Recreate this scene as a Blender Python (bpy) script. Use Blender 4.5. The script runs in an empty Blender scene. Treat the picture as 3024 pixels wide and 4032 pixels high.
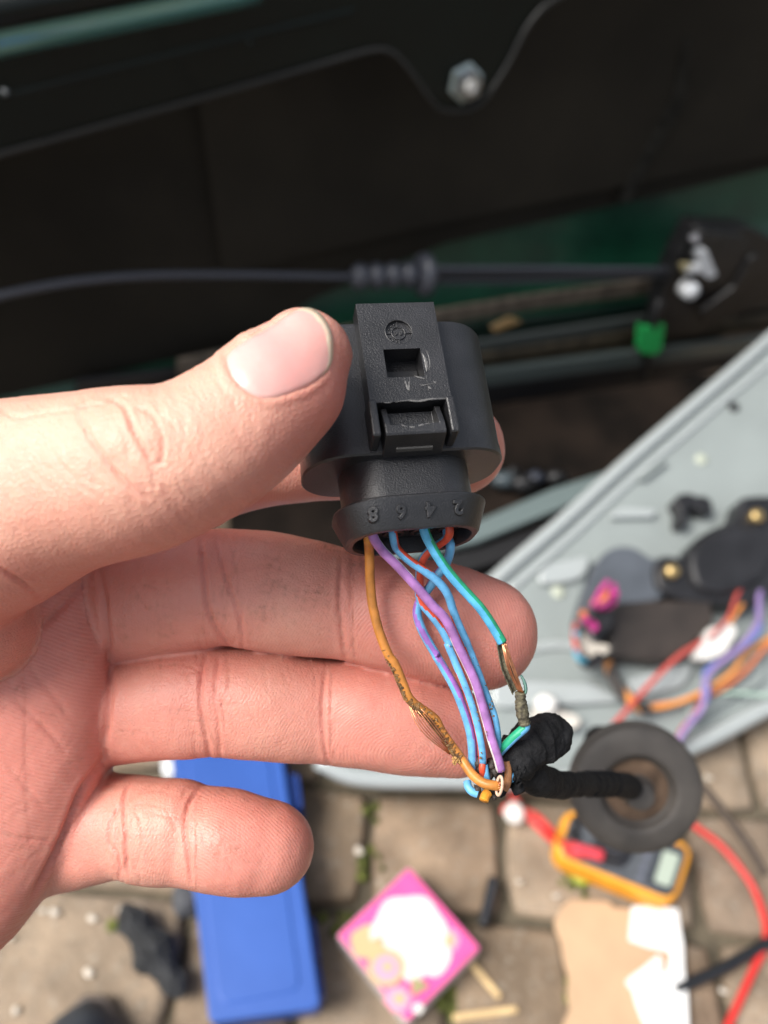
import bpy, bmesh, math, random
import numpy as np
from mathutils import Vector, Matrix, noise as mnoise

rng = random.Random(7)
nrs = np.random.RandomState(3)
scene = bpy.context.scene
COL = scene.collection

# ------------------------------------------------------------------ camera
CAM_H = 0.75
PITCH = math.radians(47.0)
FPX = 3030.0                       # focal length in photograph pixels
FOCUS = 0.112
cam_data = bpy.data.cameras.new('camera')
cam_data.sensor_fit = 'HORIZONTAL'
cam_data.sensor_width = 26.0
cam_data.lens = 26.0 * FPX / 3024.0
cam_data.clip_start = 0.01
cam_data.clip_end = 200.0
cam_data.dof.use_dof = True
cam_data.dof.focus_distance = FOCUS - 0.002
cam_data.dof.aperture_fstop = 14.0
cam = bpy.data.objects.new('camera', cam_data)
COL.objects.link(cam)
cam.location = (0, 0, CAM_H)
cam.rotation_euler = (math.pi/2 - PITCH, 0, 0)
scene.camera = cam

# ------------------------------------------------------------------ sky and sun
SUN_EL, SUN_AZ = math.radians(57), math.radians(-106)   # azimuth from +Y towards +X
world = bpy.data.worlds.new('World')
scene.world = world
world.use_nodes = True
wn = world.node_tree
wn.nodes.clear()
w_out = wn.nodes.new('ShaderNodeOutputWorld')
w_bg = wn.nodes.new('ShaderNodeBackground')
w_sky = wn.nodes.new('ShaderNodeTexSky')
w_sky.sky_type = 'NISHITA'
w_sky.sun_disc = False
w_sky.sun_elevation = SUN_EL
w_sky.sun_rotation = SUN_AZ
w_sky.air_density = 1.0
w_sky.dust_density = 4.0
w_sky.ozone_density = 1.0
w_hsv = wn.nodes.new('ShaderNodeHueSaturation')
w_hsv.inputs['Saturation'].default_value = 0.45        # veiled, hazy sky
w_bg.inputs['Strength'].default_value = 0.145
wn.links.new(w_sky.outputs[0], w_hsv.inputs['Color'])
wn.links.new(w_hsv.outputs[0], w_bg.inputs['Color'])
wn.links.new(w_bg.outputs[0], w_out.inputs['Surface'])

sun_data = bpy.data.lights.new('sun', 'SUN')
sun_data.energy = 3.8
sun_data.angle = math.radians(30)
sun_data.color = (1.0, 0.96, 0.905)
sun = bpy.data.objects.new('sun', sun_data)
COL.objects.link(sun)
sdir = Vector((math.sin(SUN_AZ)*math.cos(SUN_EL), math.cos(SUN_AZ)*math.cos(SUN_EL), math.sin(SUN_EL)))
sun.rotation_euler = sdir.to_track_quat('Z', 'Y').to_euler()

vs = scene.view_settings
vs.view_transform = 'Standard'
vs.look = 'None'
vs.exposure = 0.36
vs.gamma = 1.0
vs.use_curve_mapping = False
scene.cycles.use_denoising = True
scene.cycles.max_bounces = 6
scene.cycles.diffuse_bounces = 3
scene.cycles.glossy_bounces = 3
scene.cycles.transmission_bounces = 2
scene.cycles.caustics_reflective = False
scene.cycles.caustics_refractive = False
scene.cycles.adaptive_threshold = 0.02

# ------------------------------------------------------------------ frames
RIGHT = Vector((1, 0, 0))
FWD = Vector((0, math.cos(PITCH), -math.sin(PITCH)))
UP = Vector((0, math.sin(PITCH), math.cos(PITCH)))
CPOS = Vector((0, 0, CAM_H))
RCAM = np.array([[1, 0, 0], list(UP), list(-FWD)])       # rows: image right, image up, towards the viewer
ORIG = np.array(CPOS + FWD*FOCUS)

def ray(px, py):
    return FWD + RIGHT*((px-1512.0)/FPX) - UP*((py-2016.0)/FPX)

def on_z(px, py, h=0.0):
    r = ray(px, py)
    return CPOS + r*((h-CAM_H)/r.z)

def on_plane(px, py, p0, n):
    r = ray(px, py)
    return CPOS + r*((p0-CPOS).dot(n)/r.dot(n))

def p2c(px, py, z=0.0):
    """photograph position and height z (mm towards the viewer of the plane of the wires) -> hand space in mm"""
    d = FOCUS*1000 - z
    return np.array([(px-1512.0)/FPX*d, -(py-2016.0)/FPX*d, z])

def c2w(a):
    a = np.asarray(a, float)
    return (a*0.001) @ RCAM + ORIG

# ------------------------------------------------------------------ scene objects
WLOC = {}
def tag(o, label=None, cat=None, group=None, kind=None):
    if label: o['label'] = label
    if cat: o['category'] = cat
    if group: o['group'] = group
    if kind: o['kind'] = kind
    return o

def place(o, loc, parent=None):
    loc = Vector(loc)
    COL.objects.link(o)
    if parent is not None:
        o.parent = parent
        o.location = loc - WLOC[parent.name]
    else:
        o.location = loc
    WLOC[o.name] = loc
    return o

def empty(name, loc, label=None, cat=None, group=None):
    o = bpy.data.objects.new(name, None)
    o.empty_display_size = 0.01
    place(o, loc)
    return tag(o, label, cat, group)

def mesh(name, verts, faces, mats, parent=None, smooth=False, midx=None, origin=None, bevel=0, segs=2, angle=35):
    v = np.asarray(verts, float)
    if origin is None:
        origin = (v.min(0)+v.max(0))/2
    origin = np.asarray(origin, float)
    me = bpy.data.meshes.new(name)
    me.from_pydata((v-origin).tolist(), [], [list(map(int, f)) for f in faces])
    if not isinstance(mats, (list, tuple)): mats = [mats]
    for m in mats: me.materials.append(m)
    if smooth: me.polygons.foreach_set('use_smooth', [True]*len(me.polygons))
    if midx is not None: me.polygons.foreach_set('material_index', list(midx))
    me.validate(); me.update()
    o = bpy.data.objects.new(name, me)
    place(o, origin, parent)
    if bevel:
        b = o.modifiers.new('bevel', 'BEVEL')
        b.width = bevel; b.segments = segs; b.limit_method = 'ANGLE'; b.angle_limit = math.radians(angle)
    return o

def join_geo(parts):
    V, F, off = [], [], 0
    for v, f in parts:
        V.append(np.asarray(v, float))
        F += [[int(i)+off for i in q] for q in f]
        off += len(v)
    return np.vstack(V), F

def fix_normals(o):
    bm = bmesh.new(); bm.from_mesh(o.data)
    bmesh.ops.recalc_face_normals(bm, faces=bm.faces)
    bm.to_mesh(o.data); bm.free()
    return o

def spline(pts, n):
    """Catmull-Rom through the rows of pts, n points, even in arc length"""
    p = np.asarray(pts, float)
    if len(p) == 2:
        t = np.linspace(0, 1, n)[:, None]
        return p[0]*(1-t)+p[1]*t
    e = np.vstack([2*p[0]-p[1], p, 2*p[-1]-p[-2]])
    out = []
    for i in range(1, len(e)-2):
        t = np.linspace(0, 1, 24, endpoint=False)[:, None]
        a, b, c, d = e[i-1], e[i], e[i+1], e[i+2]
        out.append(0.5*((2*b)+(-a+c)*t+(2*a-5*b+4*c-d)*t**2+(-a+3*b-3*c+d)*t**3))
    out = np.vstack(out+[p[-1:]])
    s = np.r_[0, np.cumsum(np.linalg.norm(np.diff(out[:, :3], axis=0), axis=1))]
    q = np.linspace(0, s[-1], n)
    return np.stack([np.interp(q, s, out[:, k]) for k in range(out.shape[1])], 1)

def tube_geo(path, r, sides=10, caps=True, ell=None, phase0=0.0):
    """path (n,3), r scalar or (n,) ; returns verts, faces, ring angles"""
    p = np.asarray(path, float); n = len(p)
    r = np.broadcast_to(np.asarray(r, float), (n,))
    T = np.gradient(p, axis=0); T /= np.linalg.norm(T, axis=1)[:, None]+1e-12
    ref = -np.array(FWD)
    N = ref - T[0]*ref.dot(T[0])
    if np.linalg.norm(N) < 1e-3: N = np.cross(T[0], [1, 0.2, 0])
    N /= np.linalg.norm(N)
    V = []
    for i in range(n):
        N = N - T[i]*N.dot(T[i]); N /= np.linalg.norm(N)
        B = np.cross(T[i], N)
        a = phase0+np.arange(sides)*2*math.pi/sides
        V.append(p[i]+r[i]*(np.cos(a)[:, None]*N+np.sin(a)[:, None]*B))
    V = np.vstack(V)
    F = []
    for i in range(n-1):
        for k in range(sides):
            k2 = (k+1) % sides
            F.append([i*sides+k, i*sides+k2, (i+1)*sides+k2, (i+1)*sides+k])
    if caps:
        F.append(list(range(sides))[::-1]); F.append([(n-1)*sides+k for k in range(sides)])
    return V, F

def tube(name, pts, r, mat, parent=None, n=40, sides=10, stripe=None, origin=None):
    """pts rows (x,y,z[,r]); stripe = (material, [(fraction, angle)...], half width)"""
    P = spline(pts, n)
    rad = P[:, 3] if P.shape[1] > 3 else r
    if stripe:
        sides = max(sides, 20)
    V, F = tube_geo(P[:, :3], rad, sides)
    mats, mi = [mat], None
    if stripe:
        mats = [mat, stripe[0]]
        mi = []
        for i in range(n-1):
            c = np.interp(i/(n-1.0), [q[0] for q in stripe[1]], [q[1] for q in stripe[1]])
            for k in range(sides):
                a = (k+0.5)*2*math.pi/sides
                d = (a-c+math.pi) % (2*math.pi)-math.pi
                mi.append(1 if abs(d) < stripe[2] else 0)
        mi += [0, 0]
    return mesh(name, V, F, mats, parent, smooth=True, midx=mi, origin=origin)

def plate(name, pts, nrm, thick, mat, parent=None, bevel=0, segs=2, lift=0.0, smooth=False):
    """prism: outline pts (world) is the upper face, thickness goes against nrm"""
    nrm = Vector(nrm).normalized()
    P = [Vector(p)+nrm*lift for p in pts]
    n = len(P)
    V = [list(p) for p in P]+[list(p-nrm*thick) for p in P]
    F = [list(range(n)), list(range(2*n-1, n-1, -1))]+[[i, n+i, n+(i+1) % n, (i+1) % n] for i in range(n)]
    o = mesh(name, V, F, mat, parent, bevel=bevel, segs=segs)
    fix_normals(o)
    if smooth: o.data.polygons.foreach_set('use_smooth', [True]*len(o.data.polygons))
    return o

def rounded(pts, r, seg=4):
    """round the corners of a closed world-space outline"""
    P = [Vector(p) for p in pts]; out = []
    n = len(P)
    for i in range(n):
        a, b, c = P[i-1], P[i], P[(i+1) % n]
        u = (a-b); v = (c-b)
        k = min(r, u.length*0.45, v.length*0.45)
        p0 = b+u.normalized()*k; p1 = b+v.normalized()*k
        for j in range(seg+1):
            t = j/seg
            out.append(p0*(1-t)**2+b*2*t*(1-t)+p1*t**2)
    return out

def box_geo(c, ax, h):
    """centre, 3 unit axes (rows), half sizes"""
    c = np.asarray(c, float); ax = np.asarray(ax, float)
    V = [c+sx*h[0]*ax[0]+sy*h[1]*ax[1]+sz*h[2]*ax[2] for sx in (-1, 1) for sy in (-1, 1) for sz in (-1, 1)]
    F = [[0, 1, 3, 2], [4, 6, 7, 5], [0, 4, 5, 1], [2, 3, 7, 6], [0, 2, 6, 4], [1, 5, 7, 3]]
    return np.array(V), F

def revolve_geo(c, axis, prof, seg=32, ref=(0.3, 0.9, 0.2), jit=0):
    """prof rows (radius, height along axis)"""
    axis = Vector(axis).normalized(); ref = Vector(ref)
    x = (ref-axis*ref.dot(axis)).normalized(); y = axis.cross(x)
    c = Vector(c); V = []; F = []
    for r, h in prof:
        for k in range(seg):
            a = 2*math.pi*k/seg
            V.append(list(c+axis*h+(x*math.cos(a)+y*math.sin(a))*max(r, 1e-5)))
    m = len(prof)
    for i in range(m-1):
        for k in range(seg):
            k2 = (k+1) % seg
            F.append([i*seg+k, i*seg+k2, (i+1)*seg+k2, (i+1)*seg+k])
    F.append(list(range(seg))[::-1]); F.append([(m-1)*seg+k for k in range(seg)])
    return np.array(V), F

def blob(name, c, rad, mat, parent=None, sub=3, amp=0.25, freq=1.0, axes=None, seed=0):
    bm = bmesh.new()
    bmesh.ops.create_icosphere(bm, subdivisions=sub, radius=1.0)
    V = []
    ax = np.eye(3) if axes is None else np.asarray(axes, float)
    for v in bm.verts:
        k = 1+amp*mnoise.noise(v.co*freq*1.7+Vector((seed*3.1, seed, 0)))+amp*0.5*mnoise.noise(v.co*freq*4+Vector((seed, 0, 2)))
        q = np.array(v.co)*k*np.asarray(rad)
        V.append(np.asarray(c, float)+q[0]*ax[0]+q[1]*ax[1]+q[2]*ax[2])
    F = [[v.index for v in f.verts] for f in bm.faces]
    bm.free()
    return mesh(name, V, F, mat, parent, smooth=True)

# ------------------------------------------------------------------ materials
MATS = {}
def material(name, color, rough=0.5, metal=0.0, spec=0.5, var=0.0, scale=60.0, bump=0.0, bscale=400.0, bdist=0.0005,
             coat=0.0, color2=None, detail=6.0, sss=0.0, sssr=(1, .4, .25), ssss=0.002):
    if name in MATS: return MATS[name]
    m = bpy.data.materials.new(name); m.use_nodes = True
    nt = m.node_tree; b = nt.nodes['Principled BSDF']
    b.inputs['Base Color'].default_value = (*color, 1)
    b.inputs['Roughness'].default_value = rough
    b.inputs['Metallic'].default_value = metal
    b.inputs['Specular IOR Level'].default_value = spec
    b.inputs['Coat Weight'].default_value = coat
    if sss:
        b.inputs['Subsurface Weight'].default_value = sss
        b.inputs['Subsurface Radius'].default_value = sssr
        b.inputs['Subsurface Scale'].default_value = ssss
    tc = nt.nodes.new('ShaderNodeTexCoord')
    if var or color2:
        nz = nt.nodes.new('ShaderNodeTexNoise')
        nz.inputs['Scale'].default_value = scale; nz.inputs['Detail'].default_value = detail
        nt.links.new(tc.outputs['Object'], nz.inputs['Vector'])
        cr = nt.nodes.new('ShaderNodeValToRGB')
        c2 = color2 or tuple(min(1, c*(1+var)) for c in color)
        c1 = color if color2 else tuple(c*(1-var) for c in color)
        cr.color_ramp.elements[0].position = 0.35; cr.color_ramp.elements[1].position = 0.68
        cr.color_ramp.elements[0].color = (*c1, 1); cr.color_ramp.elements[1].color = (*c2, 1)
        nt.links.new(nz.outputs['Fac'], cr.inputs['Fac'])
        nt.links.new(cr.outputs['Color'], b.inputs['Base Color'])
    if bump:
        nb = nt.nodes.new('ShaderNodeTexNoise')
        nb.inputs['Scale'].default_value = bscale; nb.inputs['Detail'].default_value = 5
        nt.links.new(tc.outputs['Object'], nb.inputs['Vector'])
        bp = nt.nodes.new('ShaderNodeBump')
        bp.inputs['Strength'].default_value = bump; bp.inputs['Distance'].default_value = bdist
        nt.links.new(nb.outputs['Fac'], bp.inputs['Height'])
        nt.links.new(bp.outputs['Normal'], b.inputs['Normal'])
    MATS[name] = m
    return m
# ================================================================== GROUND
soil = material('joint_soil', (0.075, 0.062, 0.042), rough=.95, bump=1.0, bscale=160, bdist=.004, color2=(.14, .115, .078), scale=35)
gv, gf = [], []
for i in range(9):
    for j in range(9):
        s = lambda t: math.copysign(abs(t)**2.2, t)*60
        gv.append((s((i-4)/4), s((j-4)/4), -0.013))
for i in range(8):
    for j in range(8): gf.append([i*9+j, (i+1)*9+j, (i+1)*9+j+1, i*9+j+1])
ground = mesh('ground', gv, gf, soil, origin=(0, 0, 0)); tag(ground, kind='structure')

def paver_material(i):
    tint = [(0.28, 0.208, 0.14), (0.25, 0.183, 0.122), (0.30, 0.228, 0.16), (0.235, 0.176, 0.126), (0.28, 0.20, 0.134)][i]
    m = bpy.data.materials.new('paving_stone'); m.use_nodes = True
    nt = m.node_tree; N = nt.nodes; L = nt.links; b = N['Principled BSDF']
    g = N.new('ShaderNodeNewGeometry')
    def noise(s, d=6):
        n = N.new('ShaderNodeTexNoise'); n.inputs['Scale'].default_value = s; n.inputs['Detail'].default_value = d
        L.new(g.outputs['Position'], n.inputs['Vector']); return n.outputs['Fac']
    def ramp(src, p0, p1, c0, c1):
        r = N.new('ShaderNodeValToRGB'); e = r.color_ramp.elements
        e[0].position = p0; e[1].position = p1; e[0].color = (*c0, 1); e[1].color = (*c1, 1)
        L.new(src, r.inputs['Fac']); return r.outputs['Color']
    def mix(f, a, c):
        x = N.new('ShaderNodeMix'); x.data_type = 'RGBA'
        L.new(f, x.inputs['Factor'])
        ks = [k for k in x.inputs if k.type == 'RGBA']
        L.new(a, ks[0]); L.new(c, ks[1])
        return [o for o in x.outputs if o.type == 'RGBA'][0]
    c1 = ramp(noise(22), .35, .68, tuple(t*.62 for t in tint), tuple(min(1, t*1.15) for t in tint))
    c2 = ramp(noise(150, 3), .4, .62, tuple(t*.5 for t in tint), (.36, .32, .26))
    sp = ramp(noise(90, 4), .52, .70, (0, 0, 0), (.6, .6, .6))
    col = mix(sp, c1, c2)
    L.new(col, b.inputs['Base Color']); b.inputs['Roughness'].default_value = .9
    bp = N.new('ShaderNodeBump'); bp.inputs['Strength'].default_value = .8; bp.inputs['Distance'].default_value = .003
    L.new(noise(180), bp.inputs['Height']); L.new(bp.outputs['Normal'], b.inputs['Normal'])
    return m
PAVM = [paver_material(i) for i in range(5)]
pavement = bpy.data.objects.new('pavement', None); place(pavement, (0, 0, 0)); tag(pavement, 'brown tumbled paving stones with mossy joints', kind='structure')
def stone_geo(w, d, h, seed):
    r = random.Random(seed)
    base = []
    for k in range(16):
        a = 2*math.pi*k/16
        ca, sa = math.cos(a), math.sin(a)
        q = (abs(ca)**11+abs(sa)**11)**(-1/11)
        base.append((ca*q*w/2*(1+r.uniform(-.025, .025)), sa*q*d/2*(1+r.uniform(-.03, .03))))
    V = []
    for s, z in ((1.0, -h), (1.0, -.010), (.975, -.003), (.90, r.uniform(-.001, .001))):
        for x, y in base: V.append((x*s, y*s, z+r.uniform(-.0008, .0008)))
    V.append((0, 0, .001))
    F = [[i*16+k, i*16+(k+1) % 16, (i+1)*16+(k+1) % 16, (i+1)*16+k] for i in range(3) for k in range(16)]
    F += [[48+k, 48+(k+1) % 16, 64] for k in range(16)]
    return V, F
PR_ = math.radians(-4)
row_y, ri = -0.42, 0
JOINTS = []
while row_y < 1.9:
    dpt = [0.128, 0.112, 0.142, 0.120][ri % 4]
    x = -1.1+rng.uniform(0, .1)
    while x < 1.15:
        w = rng.choice([.105, .128, .152, .176])
        cx, cy = x+w/2, row_y+dpt/2
        wx, wy = cx*math.cos(PR_)-cy*math.sin(PR_), cx*math.sin(PR_)+cy*math.cos(PR_)
        if -.75 < wx < .95 and -.3 < wy < 1.55:
            V, F = stone_geo(w-.0075, dpt-.0075, .05, rng.randint(0, 9999))
            me = bpy.data.meshes.new('paving_stone'); me.from_pydata(V, [], F); me.materials.append(PAVM[rng.randint(0, 4)])
            me.polygons.foreach_set('use_smooth', [True]*len(F))
            o = bpy.data.objects.new('paving_stone', me)
            place(o, (wx, wy, rng.uniform(-.003, .001)), pavement)
            o.rotation_euler = (rng.uniform(-.012, .012), rng.uniform(-.012, .012), PR_+rng.uniform(-.025, .025))
            for t in (rng.random(), rng.random(), rng.random()):
                JOINTS.append((x*math.cos(PR_)-(row_y+dpt*t)*math.sin(PR_), x*math.sin(PR_)+(row_y+dpt*t)*math.cos(PR_)))
            for t in (rng.random(), rng.random()):
                q = (x+w*t, row_y)
                JOINTS.append((q[0]*math.cos(PR_)-q[1]*math.sin(PR_), q[0]*math.sin(PR_)+q[1]*math.cos(PR_)))
        x += w
    row_y += dpt; ri += 1
# moss in the joints
moss_m = material('moss', (0.06, 0.07, 0.015), rough=.95, bump=1, bscale=500, bdist=.003, color2=(.17, .19, .035), scale=120)
parts = []
mr = random.Random(12)
bm0 = bmesh.new(); bmesh.ops.create_icosphere(bm0, subdivisions=1, radius=1)
icoV = np.array([v.co[:] for v in bm0.verts]); icoF = [[v.index for v in f.verts] for f in bm0.faces]; bm0.free()
for jx, jy in JOINTS:
    if mr.random() < .15 and abs(jx) < .7 and -.1 < jy < .8:
        for _ in range(mr.randint(3, 9)):
            s = mr.uniform(.0025, .0065)
            parts.append((icoV*np.array([s*1.3, s*1.3, s*.7])+np.array([jx+mr.gauss(0, .007), jy+mr.gauss(0, .007), mr.uniform(-.006, -.001)]), icoF))
for px_, py_ in ((2270,3470),(2290,3485),(2255,3440),(100,3570),(440,3650),(1330,3640)):
    g0 = on_z(px_, py_, 0)
    for _ in range(7):
        s = mr.uniform(.002, .0045)
        parts.append((icoV*np.array([s*1.3, s*1.3, s*.7])+np.array([g0.x+mr.gauss(0, .005), g0.y+mr.gauss(0, .005), mr.uniform(-.002, .003)]), icoF))
V, F = join_geo(parts)
tag(mesh('moss', V, F, moss_m, smooth=True), 'yellow-green moss growing in the joints of the paving', 'moss', kind='stuff')

# ================================================================== CAR DOOR (stripped shell)
car_paint = material('dark_green_paint', (0.0012, 0.0042, 0.0036), rough=.42, coat=.1, spec=.25, var=.3, scale=12)
green_in = material('green_paint_inside', (0.003, 0.034, 0.017), rough=.4, coat=.15, color2=(.005, .060, .029), scale=14)
pad_m = material('damping_pad', (0.0125, 0.0108, 0.0080), rough=.85, spec=.2, bump=.3, bscale=120, bdist=.002, color2=(.024, .0205, .0150), scale=5)
black_m = material('black_rubber', (0.008, 0.008, 0.009), rough=.5)
zinc = material('zinc', (.30, .32, .34), rough=.32, metal=1, var=.5, scale=300)
tan_m = material('waxed_seam', (.10, .08, .06), rough=.6, var=.4, scale=60)
DN = Vector((0.40, -1, 0)).normalized()         # the door faces the viewer, turned a little
D0 = Vector((0, 0.80, 0))
def dpt_(px, py, back=0.0): return on_plane(px, py, D0-DN*back, DN)
car_door = empty('car_door', (0.1, .9, 0), 'dark green car door shell with its inner trim taken off', 'car door')
def dplate(name, pts, back, thick, mat, bevel=.004, parent=car_door, round_=0.0):
    P = [dpt_(x, y, back) for x, y in pts]
    if round_: P = rounded(P, round_)
    return plate(name, P, DN, thick, mat, parent, bevel=bevel)
# outer skin, curved, behind everything; its upper part carries a brown damping pad
def sheet(name, x0, x1, prof, mat, back, thick, parent=car_door, nseg=14):
    """profile of (z, extra depth) swept along the door"""
    t = Vector((-DN.y, DN.x, 0)); V = []; F = []
    m = len(prof)
    for i in range(nseg+1):
        x = x0+(x1-x0)*i/nseg
        for z, e in prof:
            p = D0+t*x-DN*(back+e); V.append((p.x, p.y, z))
    for i in range(nseg):
        for k in range(m-1): F.append([i*m+k, (i+1)*m+k, (i+1)*m+k+1, i*m+k+1])
    o = mesh(name, V, F, mat, parent, smooth=True)
    sd_ = o.modifiers.new('thickness', 'SOLIDIFY'); sd_.thickness = thick; sd_.offset = 0
    return o
sheet('outer_skin', -1.0, 1.3, [(.10, .05), (.13, .08), (.18, .10), (.30, .125), (.45, .135), (.60, .13), (.80, .10), (1.0, .05)], green_in, .02, .003)
# brown damping pad glued to the skin
pp = []
for x, y in ((-1400,700),(1500,120),(3300,-260),(3300,600),(2600,770),(1750,960),(1250,1170),(700,1500),(-1400,1850)):
    pp.append(dpt_(x, y, .112))
plate('damping_pad', pp, DN, .006, pad_m, car_door, bevel=.002)
plate('damping_pad', [dpt_(x, y, .100) for x, y in ((690,-300),(3300,-500),(3300,560),(1650,900),(880,1090))], DN, .0015, pad_m, car_door, bevel=.0006)
plate('end_panel', [dpt_(-1700, -400, .0), dpt_(-1400, -400, .0), dpt_(-1400, 1900, .0), dpt_(-1700, 1900, .0)], DN, .16, car_paint, car_door, bevel=.004)
# upper inner rail with the tongue that carries a nut
rail = dplate('inner_rail', [(-1400,515),(0,165),(700,35),(1500,-120),(3400,-500),(3400,-350),(2450,-110),(2200,-10),(2090,90),(2000,260),(1900,405),(1800,440),(1715,415),(1610,275),(1540,205),(1470,195),(700,415),(0,610),(-1400,985)], .0, .012, car_paint, bevel=.006, round_=.012)
dplate('rail_lip', [(-1400,712),(0,375),(700,200),(1400,30),(1400,55),(700,228),(0,404),(-1400,748)], -.003, .006, car_paint, bevel=.002)
gp_ = material('sky_glint_paint', (.12, .32, .32), rough=.24, coat=1.0, metal=.5)  # lighter teal than the car paint: sky highlight put into the colour
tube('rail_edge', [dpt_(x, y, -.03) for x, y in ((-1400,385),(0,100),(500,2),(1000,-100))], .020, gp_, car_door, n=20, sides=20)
tube('rail_edge', [dpt_(x, y, -.055) for x, y in ((-1400,305),(0,40),(500,-55),(1000,-160))], .012, car_paint, car_door, n=20, sides=20)
for k, (x, y) in enumerate(((20,362),(985,170))):
    blob('spot_weld', dpt_(x, y, -.004), (.003, .003, .003), car_paint if k else zinc, car_door, sub=2, amp=.1)
tube('rail_edge_glint', [dpt_(x, y, -.002) for x, y in ((-1400,983),(-300,690),(0,608),(700,414),(1300,243),(1470,196),(1545,207),(1612,278),(1712,412),(1765,437),(1820,436),(1895,404),(1995,262),(2085,92),(2195,-8),(2450,-110),(2900,-225))], .0026, material('edge_glint_paint', (.012, .012, .011), rough=.45), car_door, n=90, sides=8)  # added tube, its lighter colour carrying the highlight along the rail's edge
nut_c = dpt_(1830, 325, -.002)
V, F = revolve_geo(nut_c, DN, [(.0185, 0), (.0185, .003), (.0165, .004)], 6); nut = mesh('nut', V, F, material('bright_zinc', (.42, .50, .50), rough=.38, metal=.8), car_door, smooth=False)
V, F = revolve_geo(nut_c, DN, [(.0145, .004), (.0145, .012), (.0128, .0135)], 6); mesh('hex_head', V, F, zinc, nut)
V, F = revolve_geo(nut_c, DN, [(.0062, .0136), (.0062, .0160), (.004, .0165)], 14); mesh('stud', V, F, material('white_stud', (.6, .6, .58), rough=.5), nut)
plate('pale_streak', [dpt_(x, y, .098) for x, y in ((2725,150),(2700,400),(2560,640),(2480,800),(2430,800),(2530,600),(2650,380),(2690,150))], DN, .0006, material('pale_streak', (.022, .021, .018), rough=.9, spec=.1, var=.5, scale=60), car_door)  # slightly lighter diagonal strip on the pad
# bottom sill of the door: long folded strips
def strip(name, pts, back, w0, mat, thick=.008):
    up = [(x, y) for x, y in pts]; lo = [(x, y+w0) for x, y in pts][::-1]
    return dplate(name, up+lo, back, thick, mat, bevel=.003)
strip('sill_fold', [(700,1420),(1700,1228),(2120,1160),(2700,1080),(3300,1000)], .055, 62, tan_m)
strip('sill_fold', [(700,1510),(1700,1292),(2200,1240),(2700,1170),(3300,1100)], .045, 70, material('sill_dark', (.002, .012, .008), rough=.35, coat=.3))
strip('sill_fold', [(700,1590),(1700,1372),(1930,1336),(2500,1250),(3300,1130)], .03, 46, material('sill_grey', (.05, .058, .055), rough=.45, coat=.2))
strip('sill_fold', [(700,1650),(1700,1432),(1930,1392),(2440,1318),(3300,1200)], .02, 60, material('sill_brown', (.045, .036, .022), rough=.5, var=.5, scale=40))
strip('sill_fold', [(700,1700),(1700,1490),(1930,1462),(2540,1380),(3300,1290)], -.005, 60, material('sill_lip', (.062, .078, .075), rough=.35, coat=.4), .012)
dplate('sill_base', [(300,1500),(3400,1150),(3400,1420),(300,1760)], .075, .01, black_m)
strip('door_seal', [(700,1775),(1700,1560),(1930,1525),(2540,1440),(3300,1345)], -.002, 75, black_m, .02)
dplate('waxed_drip', [(1930,1290),(2010,1250),(2060,1268),(1950,1312)], .02, .004, material('wax', (.30, .19, .08), rough=.5))
# dark sheet added as shaded ground below the door, with bar and bits
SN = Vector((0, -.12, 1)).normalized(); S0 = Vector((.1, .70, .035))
sill_shade = empty('shade_sheet', on_plane(2000, 1900, S0, SN), 'dark sheet standing in for shaded ground, with a pale edge strip, behind the plug and left of the grey panel', 'shaded ground')
def splate(name, pts, lift, thick, mat, bevel=.003):
    return plate(name, [on_plane(x, y, S0, SN) for x, y in pts], SN, thick, mat, sill_shade, bevel=bevel, lift=lift)
splate('shade_panel', [(900,1790),(1900,1600),(2900,1450),(2900,1700),(2480,2050),(2000,2420),(900,2500)], 0, .01, material('sill_shadow', (.005, .0045, .004), rough=.85, spec=.08, color2=(.024, .017, .013), scale=9))
splate('shade_sheet_edge_strip', [(1500,2160),(1850,2095),(2160,1960),(2440,1870),(2480,1905),(2190,2040),(1880,2165),(1500,2260)], .02, .012, material('shade_sheet_pale_edge', (.14, .18, .18), rough=.35, coat=.3))
splate('rubber_strip', [(1500,2270),(1890,2185),(2200,2070),(2330,2080),(2150,2180),(1900,2260),(1500,2360)], .018, .01, black_m)
splate('rubber_strip', [(1900,2290),(2130,2205),(2150,2225),(1930,2320)], .016, .01, material('grey_rubber', (.05, .05, .055), rough=.5))
splate('clay_patch', [(1960,2290),(2080,2200),(2110,2240),(2000,2330)], .012, .006, material('clay', (.42, .27, .17), rough=.9, var=.2, scale=60))
for k, (x, y, s) in enumerate(((1985,1890,.016),(2060,1905,.018),(2110,1880,.012),(2190,1880,.014),(2020,1860,.010))):
    blob('clip', on_plane(x, y, S0+SN*.02, SN), (s, s*.7, s*.7), [material('clip_grey', (.07, .09, .10), rough=.4), black_m, material('clip_navy', (.03, .035, .05), rough=.4), black_m, black_m][k], sill_shade, sub=2, amp=.4, seed=k)
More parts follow.
